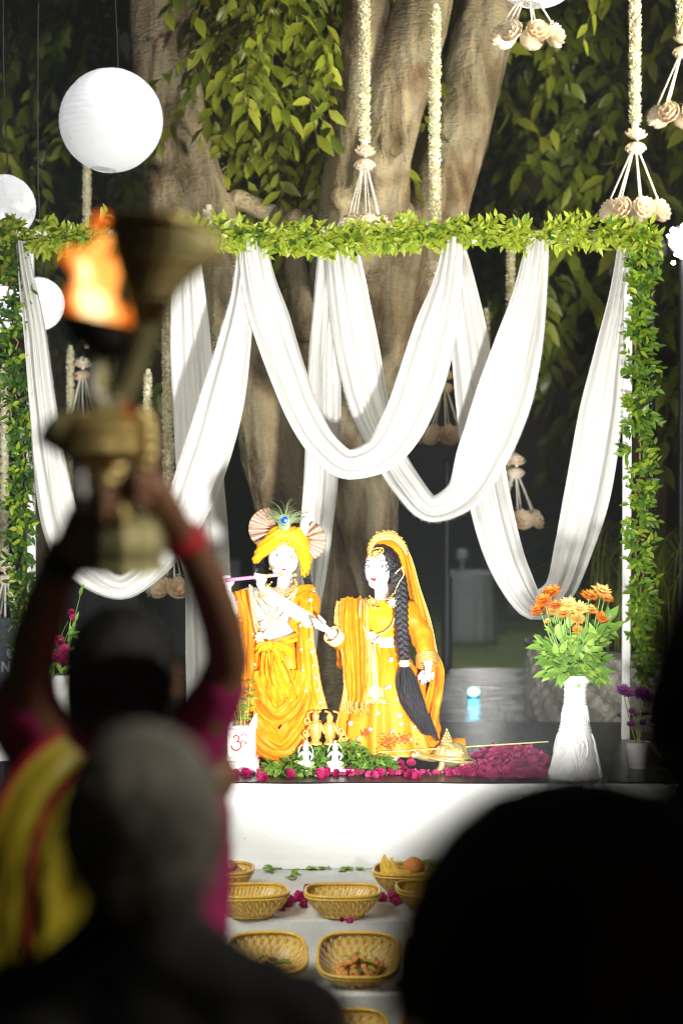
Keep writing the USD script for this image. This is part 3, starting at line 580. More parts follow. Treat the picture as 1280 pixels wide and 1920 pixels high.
# ================================================================ the two dressed statues
SY = 9.0; K = SY / F
def P(u, v, dy=0.0): return at(u, v, SY + dy)
def pb(*pts):
    """bones from (u, v, r px, dy)"""
    q = [(P(p[0], p[1], p[3] if len(p) > 3 else 0), p[2] * K) for p in pts]; return list(zip(q[:-1], q[1:]))
def on_face(c, r, u, v, proud=0.0015):
    cc = P(*c); rr = np.asarray(r) * K; q = P(u, v, c[2]); dx, dz = (q[0] - cc[0]) / rr[0], (q[2] - cc[2]) / rr[2]
    return np.array([q[0], cc[1] - rr[1] * math.sqrt(max(0.02, 1 - dx * dx - dz * dz)) - proud, q[2]])
def loft_px(rows, n=72, m=44, k=11, amp=0.05, seed=0, top=0.2, cap=False, wrap=(0, 2 * math.pi)):
    """pleated tube of cloth; rows of (u, v, half width px, half depth px, dy)"""
    R = rng(seed); q = resample(np.array([[*P(u, v, dy), hw * K, hd * K] for u, v, hw, hd, dy in rows]), m); ph = R.uniform(0, 6.28, 4)
    a = np.linspace(wrap[0], wrap[1], n, endpoint=wrap[1] - wrap[0] < 6.2)[None]; t = np.linspace(0, 1, m)[:, None]
    pl = np.sin(k * a + ph[0] + 0.6 * np.sin(4 * t + ph[1])) + 0.5 * np.sin((k * 1.6).__int__() * a + ph[2] + 0.9 * t) + 0.35 * np.sin(3 * a + ph[3] + 2 * t)
    s = 1 + amp * (top + (1 - top) * t) * pl
    X = q[:, 0:1] + q[:, 3:4] * np.cos(a) * s; Y = q[:, 1:2] - q[:, 4:5] * np.sin(a) * s; Z = q[:, 2:3] + 0 * a - 0.004 * t * pl
    return grid(np.stack([X, Y, Z], -1), closed=wrap[1] - wrap[0] > 6.2)
def cloth_px(pts, seed, **kw):
    """drape() in the statue's plane: (u, v, width px, dy)"""
    return drape([(u, v, w, SY + dy) for u, v, w, dy in pts], seed, **kw)
def beads(pts, r, gap=2.0, s=1):
    L = np.linalg.norm(np.diff(np.asarray(pts, float), axis=0), axis=1).sum(); n = max(2, int(L / (r * gap))); return balls(resample(pts, n), r, s)
def scallop(pts, amp, r=0.0012, waves=9):
    q = resample(pts, waves * 8); T = np.gradient(q, axis=0); s = np.cross(T, [0, -1.0, 0]); s /= np.linalg.norm(s, axis=1, keepdims=True); ph = np.linspace(0, waves * math.pi, len(q))
    return join([tube(q + s * (amp * np.abs(np.sin(ph)))[:, None], r, 5), tube(q + s * (amp * 0.45 * np.abs(np.sin(ph)))[:, None] + [0, -0.0005, 0], r * 0.8, 5)])
def sequin(c, r, nrm=(0, -1, 0)):
    r = r * .8
    out = [ball(c, (r * .34, r * .2, r * .34), 1)]
    for i in range(6): a = i * math.pi / 3; out.append(ball(np.asarray(c) + [r * .62 * math.cos(a), 0.0005, r * .62 * math.sin(a)], (r * .33, r * .14, r * .33), 1))
    return join(out)
def curls(R, starts, length, rad, turns, r=0.0016, n=1, lean=(0, 0, 0)):
    out = []
    for c in starts:
        ph = R.uniform(0, 6.28); L = length * R.uniform(.75, 1.2); t = np.linspace(0, 1, 34)
        q = np.stack([c[0] + rad * np.cos(ph + turns * 6.28 * t) * (0.5 + t * .5) + lean[0] * t, c[1] + rad * np.sin(ph + turns * 6.28 * t) + lean[1] * t, c[2] - L * t + lean[2] * t * t], -1)
        out.append(tube(q, np.linspace(r, r * .5, 34), 5))
    return join(out)
def face(th, c, r, eyes, mouth, brows, nose_tip, tilt, iris):
    """eyes, brows and lips laid on the head ellipsoid; (u, v) positions"""
    for eu, ev, w in eyes:
        q = [on_face(c, r, eu + w * x * math.cos(tilt) - y * math.sin(tilt), ev + w * x * math.sin(tilt) + y, .0012) for x, y in [(x, -0.33 * w * (1 - x * x)) for x in np.linspace(-1, 1, 9)]]
        lo = [on_face(c, r, eu + w * x * math.cos(tilt) - y * math.sin(tilt), ev + w * x * math.sin(tilt) + y, .0012) for x, y in [(x, 0.30 * w * (1 - x * x)) for x in np.linspace(-1, 1, 9)]]
        e = obj("eye", grid(np.array([q, [(np.array(a) + b) / 2 - [0, .0006, 0] for a, b in zip(q, lo)], lo])), "eye_white", th, smooth=True)
        obj("iris", ball(on_face(c, r, eu, ev - .3, .0022), (w * .30 * K, .0016, w * .30 * K), 2), iris, e, smooth=True)
        obj("pupil", ball(on_face(c, r, eu, ev - .3, .0036), (w * .12 * K, .001, w * .12 * K), 1), "eye_line", e, smooth=True)
        obj("eye_line", join([tube(q, np.linspace(.0009, .0012, 9), 5), tube(lo, .0006, 5)]), "eye_line", e, smooth=True)
    for b in brows:
        obj("eyebrow", tube(resample([on_face(c, r, u, v, .0008) for u, v in b], 10), np.sin(np.linspace(.25, 2.9, 10)) * .0013, 5), "brow", th, smooth=True)
    mu, mv, mw = mouth; up, mid, lo = [], [], []
    for x in np.linspace(-1, 1, 13):
        f = lambda du, dv, pr: on_face(c, r, mu + du * math.cos(tilt) - dv * math.sin(tilt), mv + du * math.sin(tilt) + dv, pr)
        sm = -1.8 * x * x
        up.append(f(mw * x, sm - 2.6 * (1 - x * x) * (1 - .35 * math.exp(-(x * 4) ** 2)), .0040 - .002 * x * x)); mid.append(f(mw * x, sm, .0046 - .0026 * x * x)); lo.append(f(mw * x, sm + 3.6 * (1 - x * x), .0040 - .002 * x * x))
    obj("lips", grid(np.array([up, mid, lo])), "lip_red", th, smooth=True)

# ---------------------------------------------------------------- flute player
s1 = thing("statue", "white marble statue playing a flute in a turban with a peacock feather", "statue", P(525, 1435) * [1, 1, 0] + [0, 0, PZ])
HC, HR = (531, 1044, 0.0), (29, 33, 40)
def hand(wrist, palm, tips, r):
    return [((wrist[0]), r * 1.5)] and [((wrist, r * 1.9), (palm, r * 2.2))] + [b for t in tips for b in ([((t[0], r * 1.05), (t[1], r)), ((t[1], r), (t[2], r * .8))])]
W1, PA1 = P(494, 1106, -.135), P(487, 1094, -.15)
tips1 = [(P(483 + 3 * i, 1087 + i * 1.5, -.155), P(479 + 5 * i, 1077 + i, -.165), P(483 + 5 * i, 1083 + 1.5 * i, -.178)) for i in range(4)] + [(P(495, 1092, -.15), P(497, 1084, -.16), P(495, 1079, -.165))]
W2, PA2 = P(428, 1112, -.10), P(427, 1099, -.11)
tips2 = [(P(421 + 3.4 * i, 1092, -.115), P(419 + 3.6 * i, 1082, -.125), P(420 + 3.6 * i, 1087, -.138)) for i in range(4)] + [(P(434, 1096, -.11), P(437, 1090, -.118), P(436, 1085, -.12))]
b1 = pb((536, 1070, 15, .01), (534, 1102, 16, .01)) + pb((466, 1120, 19), (580, 1120, 17)) + pb((500, 1140, 34), (546, 1140, 34)) + pb((522, 1140, 40), (520, 1200, 37), (524, 1240, 42)) + pb((505, 1240, 36), (500, 1420, 22)) + pb((545, 1240, 36), (550, 1420, 22))
b1 += pb((582, 1122, 16), (578, 1164, 14.5, -.085), (496, 1108, 10, -.13)) + pb((464, 1122, 16), (440, 1162, 14, -.03), (428, 1114, 9, -.10))
b1 += hand(W1, PA1, tips1, 3.3 * K) + hand(W2, PA2, tips2, 3.1 * K)
nose1 = [((on_face(HC, HR, 534, 1038, -.004), .0035), (on_face(HC, HR, 532, 1053, .004), .006))]
obj("body", blob(b1 + nose1, 0.008, 5, [(P(*HC), np.array(HR) * K), (P(525, 1066, -.03), 15 * K), (P(548, 1060, -.030), 9 * K)]), "marble", s1, smooth=True)
face(s1, HC, HR, [(520, 1040, 9), (547, 1044, 8)], (528.5, 1066, 8.5), [[(508, 1035), (516, 1029), (530, 1032)], [(540, 1035), (549, 1033), (557, 1039)]], (532, 1053), 0.14, "eye_green")
# turban
def ridge(amp, kx):
    return lambda v, n: v + n * (amp * np.sin(v @ np.asarray(kx)) + 0.4 * amp * np.sin(v @ np.asarray(kx) * 2.3 + 1))[:, None]
tb = obj("turban", blob(pb((556, 1002, 15, -.045), (520, 1004, 17, -.05), (494, 1030, 14, -.035), (480, 1050, 8, -.02)) + pb((530, 1000, 16, -.05), (562, 1014, 17, -.04), (573, 1050, 12, -.015), (571, 1076, 8, -.005)), 0.008, 5, [(P(534, 1014, .012), np.array([39, 34, 30]) * K)], ridge(.0022, (-210, 60, 330))), "yellow_silk", s1, smooth=True)
def fan(apex, dy, a0, a1, rad, seed, k=7):
    R = rng(seed); ph = R.uniform(0, 6); rows = []
    for s in np.linspace(0.08, 1, 22):
        row = []
        for t in np.linspace(0, 1, 70):
            a = math.radians(a0 + (a1 - a0) * t); rr = rad * (0.80 + 0.20 * math.sin(math.pi * t)) * s
            d = .024 * math.sin(k * 2 * math.pi * t + ph) * s ** .6 + .03 * math.sin(math.pi * s * .9) + .006 * math.sin(9 * t + 4 * s)
            row.append(P(apex[0] + rr * math.cos(a), apex[1] - rr * math.sin(a), dy - d))
        rows.append(row)
    return np.array(rows)
for ap, dy, a0, a1, rad, sd in (((522, 994), .0, 112, 228, 56, 3), ((561, 1012), .005, 62, -78, 50, 5)):
    g = fan(ap, dy, a0, a1, rad, sd); f_ = obj("turban_fan", grid(g), "brocade", s1, smooth=True)
    R = rng(sd); pts = [g[R.integers(4, 21), R.integers(2, 68)] + [0, -.002, 0] for _ in range(380)]
    obj("edge_trim", join([tube(g[-1], .0015, 5), balls(pts, R.uniform(.0008, .0018, 380))]), "gold_thread", f_, smooth=True)
orn = obj("turban_jewel", join([ball(on_face(HC, (36, 44, 50), 537, 1004, .012), (.017, .006, .019), 2)] + [ball(on_face(HC, (36, 44, 50), 537 + 11 * math.cos(a), 1004 + 12 * math.sin(a), .012), .0042, 1) for a in np.linspace(0, 5.9, 12)] + [ball(on_face(HC, (36, 44, 50), 559, 1021, .004), (.011, .006, .011), 2)] + [ball(on_face(HC, (36, 44, 50), 559 + 8 * math.cos(a), 1021 + 8 * math.sin(a), .004), .003, 1) for a in np.linspace(0, 5.5, 9)] + [beads([on_face(HC, HR, 524, 1013, .012), on_face(HC, HR, 535, 1020, .006), on_face(HC, HR, 552, 1014, .010)], .0022)]), "pale_gold", s1, smooth=True)
# peacock feather
pf = obj("peacock_feather", tube(resample([P(538, 1000, -.06), P(535, 985, -.075), P(532, 974, -.08)], 8), .0022, 6), "peacock_bronze", s1, smooth=True)
for nm, r_, d_, m_ in (("feather_vane", (.024, .003, .030), -.076, "peacock_barb"), ("feather_ring", (.022, .003, .023), -.080, "peacock_bronze"), ("feather_ring", (.018, .003, .018), -.083, "peacock_teal"), ("feather_eye", (.013, .003, .0125), -.086, "peacock_blue")):
    obj(nm, ball(P(533, 975 if nm != "feather_vane" else 982, d_), r_, 2), m_, pf, smooth=True)
R = rng(77); th = []
for i in range(64):
    a = math.radians(R.uniform(12, 168)); L = R.uniform(24, 54); sgn = -1 if math.cos(a) < 0 else 1
    th.append(tube(resample([P(535 + 8 * math.cos(a), 985 - 8 * math.sin(a), -.078), P(535 + L * .6 * math.cos(a), 985 - L * .75 * math.sin(a), -.08), P(535 + L * 1.0 * math.cos(a) + sgn * 6, 985 - L * math.sin(a) + 2, -.075)], 8), np.linspace(.0016, .0005, 8), 4))
obj("barb", join(th), "peacock_barb", pf, smooth=True)
th = [tube(resample([P(566, 1012, -.05), P(572 + R.normal(0, 4), 990, -.055), P(580 + R.normal(0, 7), 968 + R.normal(0, 5), -.05)], 7), np.linspace(.003, .001, 7), 4) for _ in range(22)]
obj("plume", join(th), "pot_white", s1, smooth=True)
# hair, jewellery
st_ = [P(484 + R.uniform(0, 10), 1046 + R.uniform(-4, 14), .01 + R.uniform(-.02, .02)) for _ in range(26)]
obj("hair", join([curls(R, st_, .075, .006, 2.6), curls(R, [P(566 + R.uniform(0, 9), 1066 + R.uniform(-5, 12), .01 + R.uniform(-.03, .02)) for _ in range(34)], .085, .006, 2.8, lean=(.022, 0, 0)), *[tube([P(482, 1044, .02), P(480, 1090, .02)], [.018, .012], 10), tube([P(572, 1062, .02), P(578, 1100, .02)], [.016, .014], 10)]]), "statue_hair", s1, smooth=True)
obj("earring", join([ball(P(553, 1078, -.035), (.008, .006, .008), 1)] + [ball(P(553, 1087 + 4 * i, -.037), .0045 - .001 * i, 1) for i in range(3)] + [ball(P(506, 1066, -.03), .005, 1)]), "gold", s1, smooth=True)
def chest(u, v, d=0.0): return P(u, v, -.075 - d - 0.02 * math.cos((u - 522) / 45.0))
nk = [join([beads(resample([chest(u, v, .01 + .002 * j) for u, v in ((500, 1096 + 5 * j), (512, 1104 + 5 * j), (528, 1107 + 5 * j), (546, 1102 + 5 * j), (556, 1092 + 5 * j))], 30), .0042, 1.9) for j in range(3)])]
nk.append(beads(resample([chest(u, v, .014) for u, v in ((556, 1096), (553, 1112), (540, 1122), (532, 1124))], 20), .006, 1.7))
obj("necklace", join(nk), "gold", s1, smooth=True)
obj("necklace", join([beads(resample([chest(u, v, .02) for u, v in ((468, 1098), (471, 1130), (476, 1162), (482, 1188), (492, 1196), (502, 1188), (520, 1150), (552, 1110))], 60), .0048, 1.9), beads(resample([chest(u, v, .024) for u, v in ((472, 1100), (478, 1150), (486, 1176), (496, 1172), (512, 1140))], 60), .0036, 1.9), ball(chest(487, 1195, .028), (.016, .007, .019), 2), *[ball(chest(503 + 6 * j, 1112 + 2.0 * j, .022), (.009, .005, .010), 1) for j in range(4)], beads(resample([chest(u, v, .02) for u, v in ((484, 1112), (500, 1150), (520, 1165), (545, 1130), (556, 1104))], 60), .0055, 1.8), beads(resample([chest(u, v, .024) for u, v in ((492, 1108), (506, 1138), (522, 1148), (540, 1122))], 60), .0042, 1.8), *[ball(chest(487 + 9 * math.cos(a), 1196 + 10 * math.sin(a), .028), .004, 1) for a in np.linspace(0, 5.6, 9)]]), "pale_gold", s1, smooth=True)
obj("bracelet", join([tube([P(494 + 11 * math.cos(a) * .8, 1113 + 6 * math.sin(a) - 5 * math.cos(a), -.13 - .022 * math.sin(a)) for a in np.linspace(0, 6.28, 26)], .0045, 6, False), beads([P(488 + 3 * i, 1113 - 3 * i, -.158) for i in range(8)], .004)]), "gold", s1, smooth=True)
obj("armlet", blob(pb((583, 1128, 18.5, -.02), (580, 1152, 18, -.065)), .008, 3, shape=ridge(.002, (60, 0, 420))), "saffron_silk", s1, smooth=True)
# dhoti with its bow and cowl folds
obj("dhoti", loft_px([(521, 1196, 40, 36, 0), (523, 1225, 50, 42, -.01), (524, 1280, 58, 46, -.015), (528, 1340, 64, 46, -.015), (530, 1390, 62, 42, -.01), (528, 1428, 54, 36, -.005)], 110, 60, 9, .05, 4), "saffron_silk", s1, smooth=True)
for i, (pp, sd) in enumerate(([[(480, 1262, 52, -.095), (498, 1312, 52, -.125), (522, 1334, 50, -.14), (545, 1312, 50, -.13), (562, 1262, 46, -.09)], 8], [[(474, 1322, 46, -.085), (494, 1378, 54, -.12), (526, 1398, 54, -.13), (556, 1366, 54, -.125), (584, 1296, 44, -.08)], 9], [[(480, 1372, 40, -.075), (500, 1402, 44, -.10), (528, 1410, 40, -.11), (560, 1394, 44, -.10), (586, 1350, 40, -.07)], 10])):
    Pp, _, _ = cloth_px(pp, sd, npl=3, amp=.007, lip=.03, n=60, m=40); obj("cowl_fold", grid(Pp), "saffron_silk", s1, smooth=True)
Pp, _, _ = cloth_px([(508, 1210, 22, -.10), (516, 1245, 40, -.125), (528, 1285, 52, -.14), (540, 1318, 46, -.15)], 12, npl=6, amp=.008, lip=.012, n=50, m=60); obj("pleat_bundle", grid(Pp), "yellow_silk", s1, smooth=True)
Pp, _, _ = cloth_px([(506, 1212, 20, -.11), (502, 1250, 24, -.13), (510, 1290, 30, -.14), (516, 1322, 30, -.15)], 13, npl=4, amp=.006, lip=.01, n=50, m=40); obj("sash_tail", grid(Pp), "yellow_silk", s1, smooth=True)
for pts, sd in (([(505, 1210, 12, -.115), (492, 1213, 20, -.125), (484, 1220, 14, -.11)], 14), ([(508, 1210, 12, -.115), (526, 1215, 24, -.13), (543, 1226, 20, -.12)], 15), ([(509, 1213, 12, -.115), (520, 1224, 20, -.13), (526, 1242, 22, -.125)], 16), ([(478, 1216, 14, -.085), (520, 1206, 16, -.105), (566, 1192, 18, -.07)], 18)):
    Pp, _, _ = cloth_px(pts, sd, npl=3, amp=.005, lip=.014, n=30, m=26); obj("bow_loop", grid(Pp), "yellow_silk", s1, smooth=True)
obj("knot", blob([((P(505, 1206, -.125), .011), (P(509, 1216, -.125), .010))], .004, 3, shape=ridge(.001, (500, 0, 500))), "yellow_silk", s1, smooth=True)
# shawl panels with gold scalloped edges and sequins
for pts, sd, edge, nm in (([(452, 1108, 40, -.04), (462, 1180, 44, -.075), (466, 1250, 48, -.10), (470, 1330, 50, -.11), (474, 1400, 52, -.10)], 20, 1, "left"), ([(574, 1112, 30, -.055), (571, 1180, 34, -.10), (577, 1250, 40, -.11), (590, 1332, 48, -.115)], 21, -1, "right")):
    Pp, nor, sd_ = cloth_px(pts, sd, npl=3, amp=.005, lip=.012, n=70, m=36)
    sh = obj("shawl_panel", grid(Pp), "saffron_silk", s1, smooth=True)
    e = Pp[:, -3 if edge > 0 else 2] + nor * .002; obj("gold_edge", scallop(e if edge < 0 else e[::-1], .010, .0011, 14), "pale_gold", sh, smooth=True)
    R = rng(sd); cs = []
    for i, t in enumerate(np.linspace(.08, .95, 9)): cs.append(sequin(Pp[int(t * 69), -10 if edge > 0 else 9] + nor[int(t * 69)] * .004, .0075 if i % 2 else .010))
    for i in range(4): cs.append(sequin(Pp[int((.3 + .18 * i) * 69), 26 if edge < 0 else 8] + nor[int((.3 + .18 * i) * 69)] * .004, .0085))
    obj("sequin_flowers", join(cs), "sequin_lilac", sh, smooth=True)
    obj("hem_band", join([tube(Pp[-1] + [0, -.002, 0], .0016, 5), tube(Pp[-3] + [0, -.002, 0], .001, 5)]), "gold_thread", sh, smooth=True)
Pp, _, _ = cloth_px([(586, 1104, 14, -.03), (560, 1112, 26, -.075), (540, 1140, 10, -.10)], 22, npl=3, amp=.004, lip=.01, n=24, m=20); obj("shoulder_cloth", grid(Pp), "saffron_silk", s1, smooth=True)
Pp, _, _ = cloth_px([(566, 1150, 14, -.085), (552, 1166, 26, -.09), (560, 1180, 18, -.075)], 23, npl=3, amp=.004, lip=.01, n=24, m=20); obj("side_cloth", grid(Pp), "saffron_silk", s1, smooth=True)
# the flute
fl = thing("flute", "slim flute wrapped in pink and violet tape held by the turbaned statue", "flute", P(470, 1086, -.16))
fa, fb = P(404, 1090, -.135), P(530, 1077, -.165)
obj("pipe", tube(resample([fa, fb], 40), .0068, 12), "pink_tape", fl, smooth=40)
q = resample([fa, fa + (fb - fa) * .68], 150); ax = (fb - fa) / np.linalg.norm(fb - fa); n1 = np.cross(ax, [0, 0, 1]); n1 /= np.linalg.norm(n1); n2 = np.cross(ax, n1); ph = np.linspace(0, 16 * 6.28, 150)
obj("tape_spiral", tube(q + .0060 * (np.cos(ph)[:, None] * n1 + np.sin(ph)[:, None] * n2), .0022, 5), "violet_tape", fl, smooth=True)
obj("gold_band", tube([fa + (fb - fa) * .72, fa + (fb - fa) * .80], .0078, 12), "gold", fl, smooth=40); obj("gold_band", tube([fa + (fb - fa) * .95, fb], .0076, 12), "gold", fl, smooth=40)

# ---------------------------------------------------------------- braided companion
s2 = thing("statue", "white marble statue of a woman with a long black braid in saffron dress", "statue", P(722, 1430) * [1, 1, 0] + [0, 0, PZ])
HC, HR = (708, 1066, 0.0), (26, 31, 37)
W1, PA1 = P(620, 1187, -.145), P(607, 1176, -.165)
tips1 = [(P(600 + 1.5 * i, 1169 + 4 * i, -.172), P(592 + 1.5 * i, 1163 + 4.5 * i, -.178), P(586 + 2 * i, 1161 + 5 * i, -.176)) for i in range(4)] + [(P(608, 1167, -.168), P(601, 1159, -.175), P(597, 1155, -.176))]
W2, PA2 = P(802, 1246, -.085), P(802, 1258, -.095)
tips2 = [(P(793 + 6 * i, 1266 - i, -.105), P(791 + 6.5 * i, 1276 - 2 * i, -.108), P(791 + 6.5 * i, 1283 - 3 * i, -.102)) for i in range(4)] + [(P(792, 1260, -.10), P(786, 1268, -.105), P(785, 1274, -.105))]
b2 = pb((713, 1090, 13, .008), (716, 1122, 14, .01)) + pb((668, 1146, 15), (766, 1146, 15)) + pb((698, 1162, 27, -.01), (738, 1162, 27, -.01)) + pb((715, 1160, 32), (713, 1205, 29), (716, 1240, 36), (716, 1400, 40))
b2 += pb((666, 1148, 14), (648, 1208, 12.5, -.06), (622, 1189, 9.5, -.14)) + pb((768, 1150, 14), (794, 1204, 13, -.03), (802, 1244, 9, -.08))
b2 += hand(W1, PA1, tips1, 3.1 * K) + hand(W2, PA2, tips2, 3.0 * K)
nose2 = [((on_face(HC, HR, 700, 1058, -.003), .0033), (on_face(HC, HR, 698, 1074, .004), .0055))]
obj("body", blob(b2 + nose2, 0.008, 5, [(P(*HC), np.array(HR) * K), (P(702, 1092, -.028), 12 * K), (P(717, 1080, -.028), 9 * K)]), "marble", s2, smooth=True)
face(s2, HC, HR, [(691.5, 1061, 6.6), (716, 1060.5, 8)], (700, 1084.5, 6.2), [[(684, 1055), (690, 1050), (697, 1053)], [(705, 1053), (715, 1049), (726, 1054)]], (698, 1074), 0.02, "eye_green")
obj("forehead_dot", ball(on_face(HC, HR, 701, 1052, .001), .0016, 1), "red_dot", s2, smooth=True)
R = rng(91)
hr = obj("hair", blob([], .008, 4, [(P(716, 1058, .022), np.array([35, 33, 38]) * K), (P(740, 1066, .0), np.array([13, 20, 26]) * K)], ridge(.0012, (300, 100, 420))), "statue_hair", s2, smooth=True)
obj("curl", curls(R, [P(684 + R.uniform(-5, 3), 1040 + R.uniform(0, 40), -.02 + R.uniform(-.01, .02)) for _ in range(26)], .035, .006, 2.2), "statue_hair", hr, smooth=True)
obj("curl", curls(R, [P(737 + R.uniform(-3, 10), 1040 + R.uniform(0, 44), -.045 + R.uniform(-.01, .02)) for _ in range(30)], .035, .006, 2.2), "statue_hair", hr, smooth=True)
obj("curl", tube(resample([on_face(HC, HR, *p, .004) for p in ((726, 1042), (722, 1049), (729, 1053), (723, 1059), (727, 1066), (722, 1070))], 24), .0022, 6), "statue_hair", hr, smooth=True)
# braid: alternating lobes, a tie, then loose hair
bl = []; ctr = resample([P(746, 1078, -.045), P(751, 1110, -.085), P(752, 1150, -.115), P(755, 1200, -.12), P(758, 1240, -.125)], 30)
for i, c in enumerate(ctr):
    s = 1 if i % 2 else -1; w = (12.5 - 3.0 * i / 29) * K
    v_, f_ = ball((0, 0, 0), (w * .95, w * .62, w * .62), 2); a = s * .75; v_ = v_ @ roty(a).T + c + [s * w * .42, 0, 0]; bl.append((v_, f_))
obj("braid", join(bl), "statue_hair", s2, smooth=True)
obj("braid_tie", join([tube([P(758, 1238, -.127), P(758, 1250, -.127)], .0195, 14), beads([P(758 + 10 * math.cos(a), 1244 + 0 * a, -.127 - .021 * math.sin(a)) for a in np.linspace(0, 3.14, 12)], .004)]), "pale_gold", s2, smooth=40)
th = []
for _ in range(620):
    a, rr = R.uniform(0, 6.28), math.sqrt(R.uniform(0, 1)); du, dd_ = rr * math.cos(a), rr * math.sin(a)
    e = R.uniform(0.72, 1.0) if du < .5 else R.uniform(.8, 1.05)
    q = resample([P(758 + 8 * du, 1248, -.127 + .014 * dd_), P(762 + 20 * du + R.normal(0, 1.5), 1280, -.145 + .026 * dd_), P(775 + 21 * du + R.normal(0, 2), 1322, -.165 + .024 * dd_), P(791 + 16 * du + R.normal(0, 3), 1352, -.175 + .02 * dd_), P(814 + 9 * du + R.normal(0, 4), 1390, -.185 + .012 * dd_)], 12)
    n_ = max(5, int(12 * e)); th.append(tube(q[:n_], np.linspace(.0022, .0006, n_), 3))
obj("braid_tail", join(th), "statue_hair", s2, smooth=True)
# crown and veil
cr = []; arc = resample([P(692, 1034, -.02), P(698, 1016, -.03), (P(712, 1005, -.035)), P(730, 1003, -.03), P(748, 1013, -.02), P(762, 1034, -.005)], 60)
cr.append(tube(arc, .010, 10)); cr.append(tube(arc + [0, -.006, -.012], .008, 8)); cr.append(beads(arc + [0, -.012, .010], .0048, 1.8)); cr.append(beads(arc + [0, -.012, -.006], .0038, 1.9)); cr.append(balls(arc[::2] + [0, -.004, .015] + R.normal(0, .002, (30, 3)), .0042, 1))
obj("crown", join(cr), "gold", s2, smooth=True)
fr_ = [on_face(HC, (29, 36, 42), u, v, .003) for u, v in ((690, 1040), (697, 1030), (706, 1027), (716, 1027), (718, 1032), (708, 1040), (703, 1043), (697, 1042))]
obj("forehead_jewel", join([beads(fr_ + fr_[:1], .0040, 1.7), beads([on_face(HC, (29, 36, 42), u, v, .004) for u, v in ((694, 1038), (702, 1034), (712, 1031))], .0055, 1.6), beads([on_face(HC, (29, 36, 42), u, v, .004) for u, v in ((700, 1040), (708, 1036))], .0045, 1.6)]), "gold", s2, smooth=True)
vr = [];
for t in np.linspace(0, 1, 50):
    l = resample([P(728, 1004, .0), P(752, 1040, .02), P(764, 1100, .03), P(776, 1170, .035), P(786, 1260, .04)], 50)[int(t * 49)]; r = resample([P(742, 1005, -.005), P(768, 1040, .0), P(786, 1100, -.005), P(808, 1170, -.01), P(824, 1265, -.02)], 50)[int(t * 49)]
    vr.append([l + (r - l) * s + [0, .012 * math.sin(9 * s + 3 * t), 0] for s in np.linspace(0, 1, 16)])
vr = np.array(vr); ve = obj("veil", grid(vr), "saffron_silk", s2, smooth=True)
obj("veil_edge", join([tube(vr[:, -1], .0028, 6), beads(vr[:, -2] + [0, -.002, 0], .0022, 2.4), tube(vr[:, -3] + [0, -.002, 0], .0018, 5)]), "gold_thread", ve, smooth=True)
vb = blob([], .02, 3, [(P(728, 1050, .05), np.array([40, 22, 46]) * K)]); obj("veil_back", vb, "saffron_silk", s2, smooth=True)
# dress
obj("bodice", loft_px([(716, 1126, 24, 26, .0), (716, 1140, 44, 32, -.002), (716, 1160, 45, 36, -.008), (714, 1186, 36, 33, -.006), (713, 1192, 34, 31, -.004)], 90, 30, 26, .012, 5), "yellow_silk", s2, smooth=True)
wr = lambda v, n: v + n * ((meshkit.fbm(v * [30, 30, 22], 3, 5) - .5) * .020)[:, None]
obj("sleeve", blob(pb((766, 1146, 19), (790, 1192, 21, -.025), (800, 1226, 17, -.07)), .008, 5, shape=wr), "saffron_silk", s2, smooth=True)
obj("sleeve", blob(pb((668, 1148, 19), (646, 1205, 20, -.055), (634, 1200, 16, -.10)) + pb((646, 1205, 18, -.05), (646, 1240, 16, -.02)), .008, 5, shape=wr), "saffron_silk", s2, smooth=True)
def cuff(c, ax, r, w):
    ax = np.asarray(ax, float); ax /= np.linalg.norm(ax); x = np.cross(ax, [0.1, 1, 0]); x /= np.linalg.norm(x); y = np.cross(ax, x); out = []
    for j in np.linspace(-.5, .5, 5):
        q = [c + ax * w * j + r * (1 + .06 * (j + .5)) * (math.cos(a) * x + math.sin(a) * y) for a in np.linspace(0, 6.283, 30)]; out.append(tube(q, w * .13, 6, False))
        if abs(j) < .4: out.append(beads(q, w * .11, 2.6))
    return join(out)
obj("cuff", cuff(P(800, 1238, -.075), P(802, 1250, -.09) - P(798, 1222, -.06), 19 * K, .034), "gold", s2, smooth=True)
obj("bangle", cuff(P(627, 1194, -.13), P(607, 1176, -.165) - P(640, 1206, -.10), 16 * K, .030), "pale_gold", s2, smooth=True)
obj("skirt", loft_px([(713, 1212, 38, 34, 0), (716, 1232, 50, 42, -.008), (722, 1270, 68, 52, -.02), (724, 1320, 84, 60, -.03), (725, 1370, 98, 66, -.03), (727, 1408, 106, 70, -.03)], 240, 60, 13, .060, 6, .3), "saffron_silk", s2, smooth=True)
sk = stage  # skirt ornaments: sequin flowers lie on the front of the skirt
def skirt_pt(u, v):
    hw = np.interp(v, [1212, 1232, 1270, 1320, 1370, 1408], [38, 50, 68, 84, 98, 106]); uc = np.interp(v, [1212, 1408], [713, 727]); hd = np.interp(v, [1212, 1232, 1270, 1320, 1370, 1408], [34, 42, 52, 60, 66, 70]); d0 = np.interp(v, [1212, 1270, 1408], [0, -.02, -.03])
    x = np.clip((u - uc) / hw, -.98, .98); return P(u, v, d0 - hd * K * math.sqrt(1 - x * x) * 1.06 - .004)
R = rng(17); cs = [sequin(skirt_pt(u, v), r) for u, v, r in ((733, 1237, .014), (730, 1288, .012), (724, 1291, .009), (690, 1278, .010), (708, 1338, .012), (749, 1342, .015), (657, 1357, .014), (745, 1312, .009), (778, 1363, .010), (694, 1368, .012), (752, 1358, .010), (798, 1376, .009), (812, 1296, .008), (820, 1360, .008), (700, 1300, .008), (640, 1330, .008), (672, 1385, .010), (735, 1372, .012), (770, 1388, .010))]
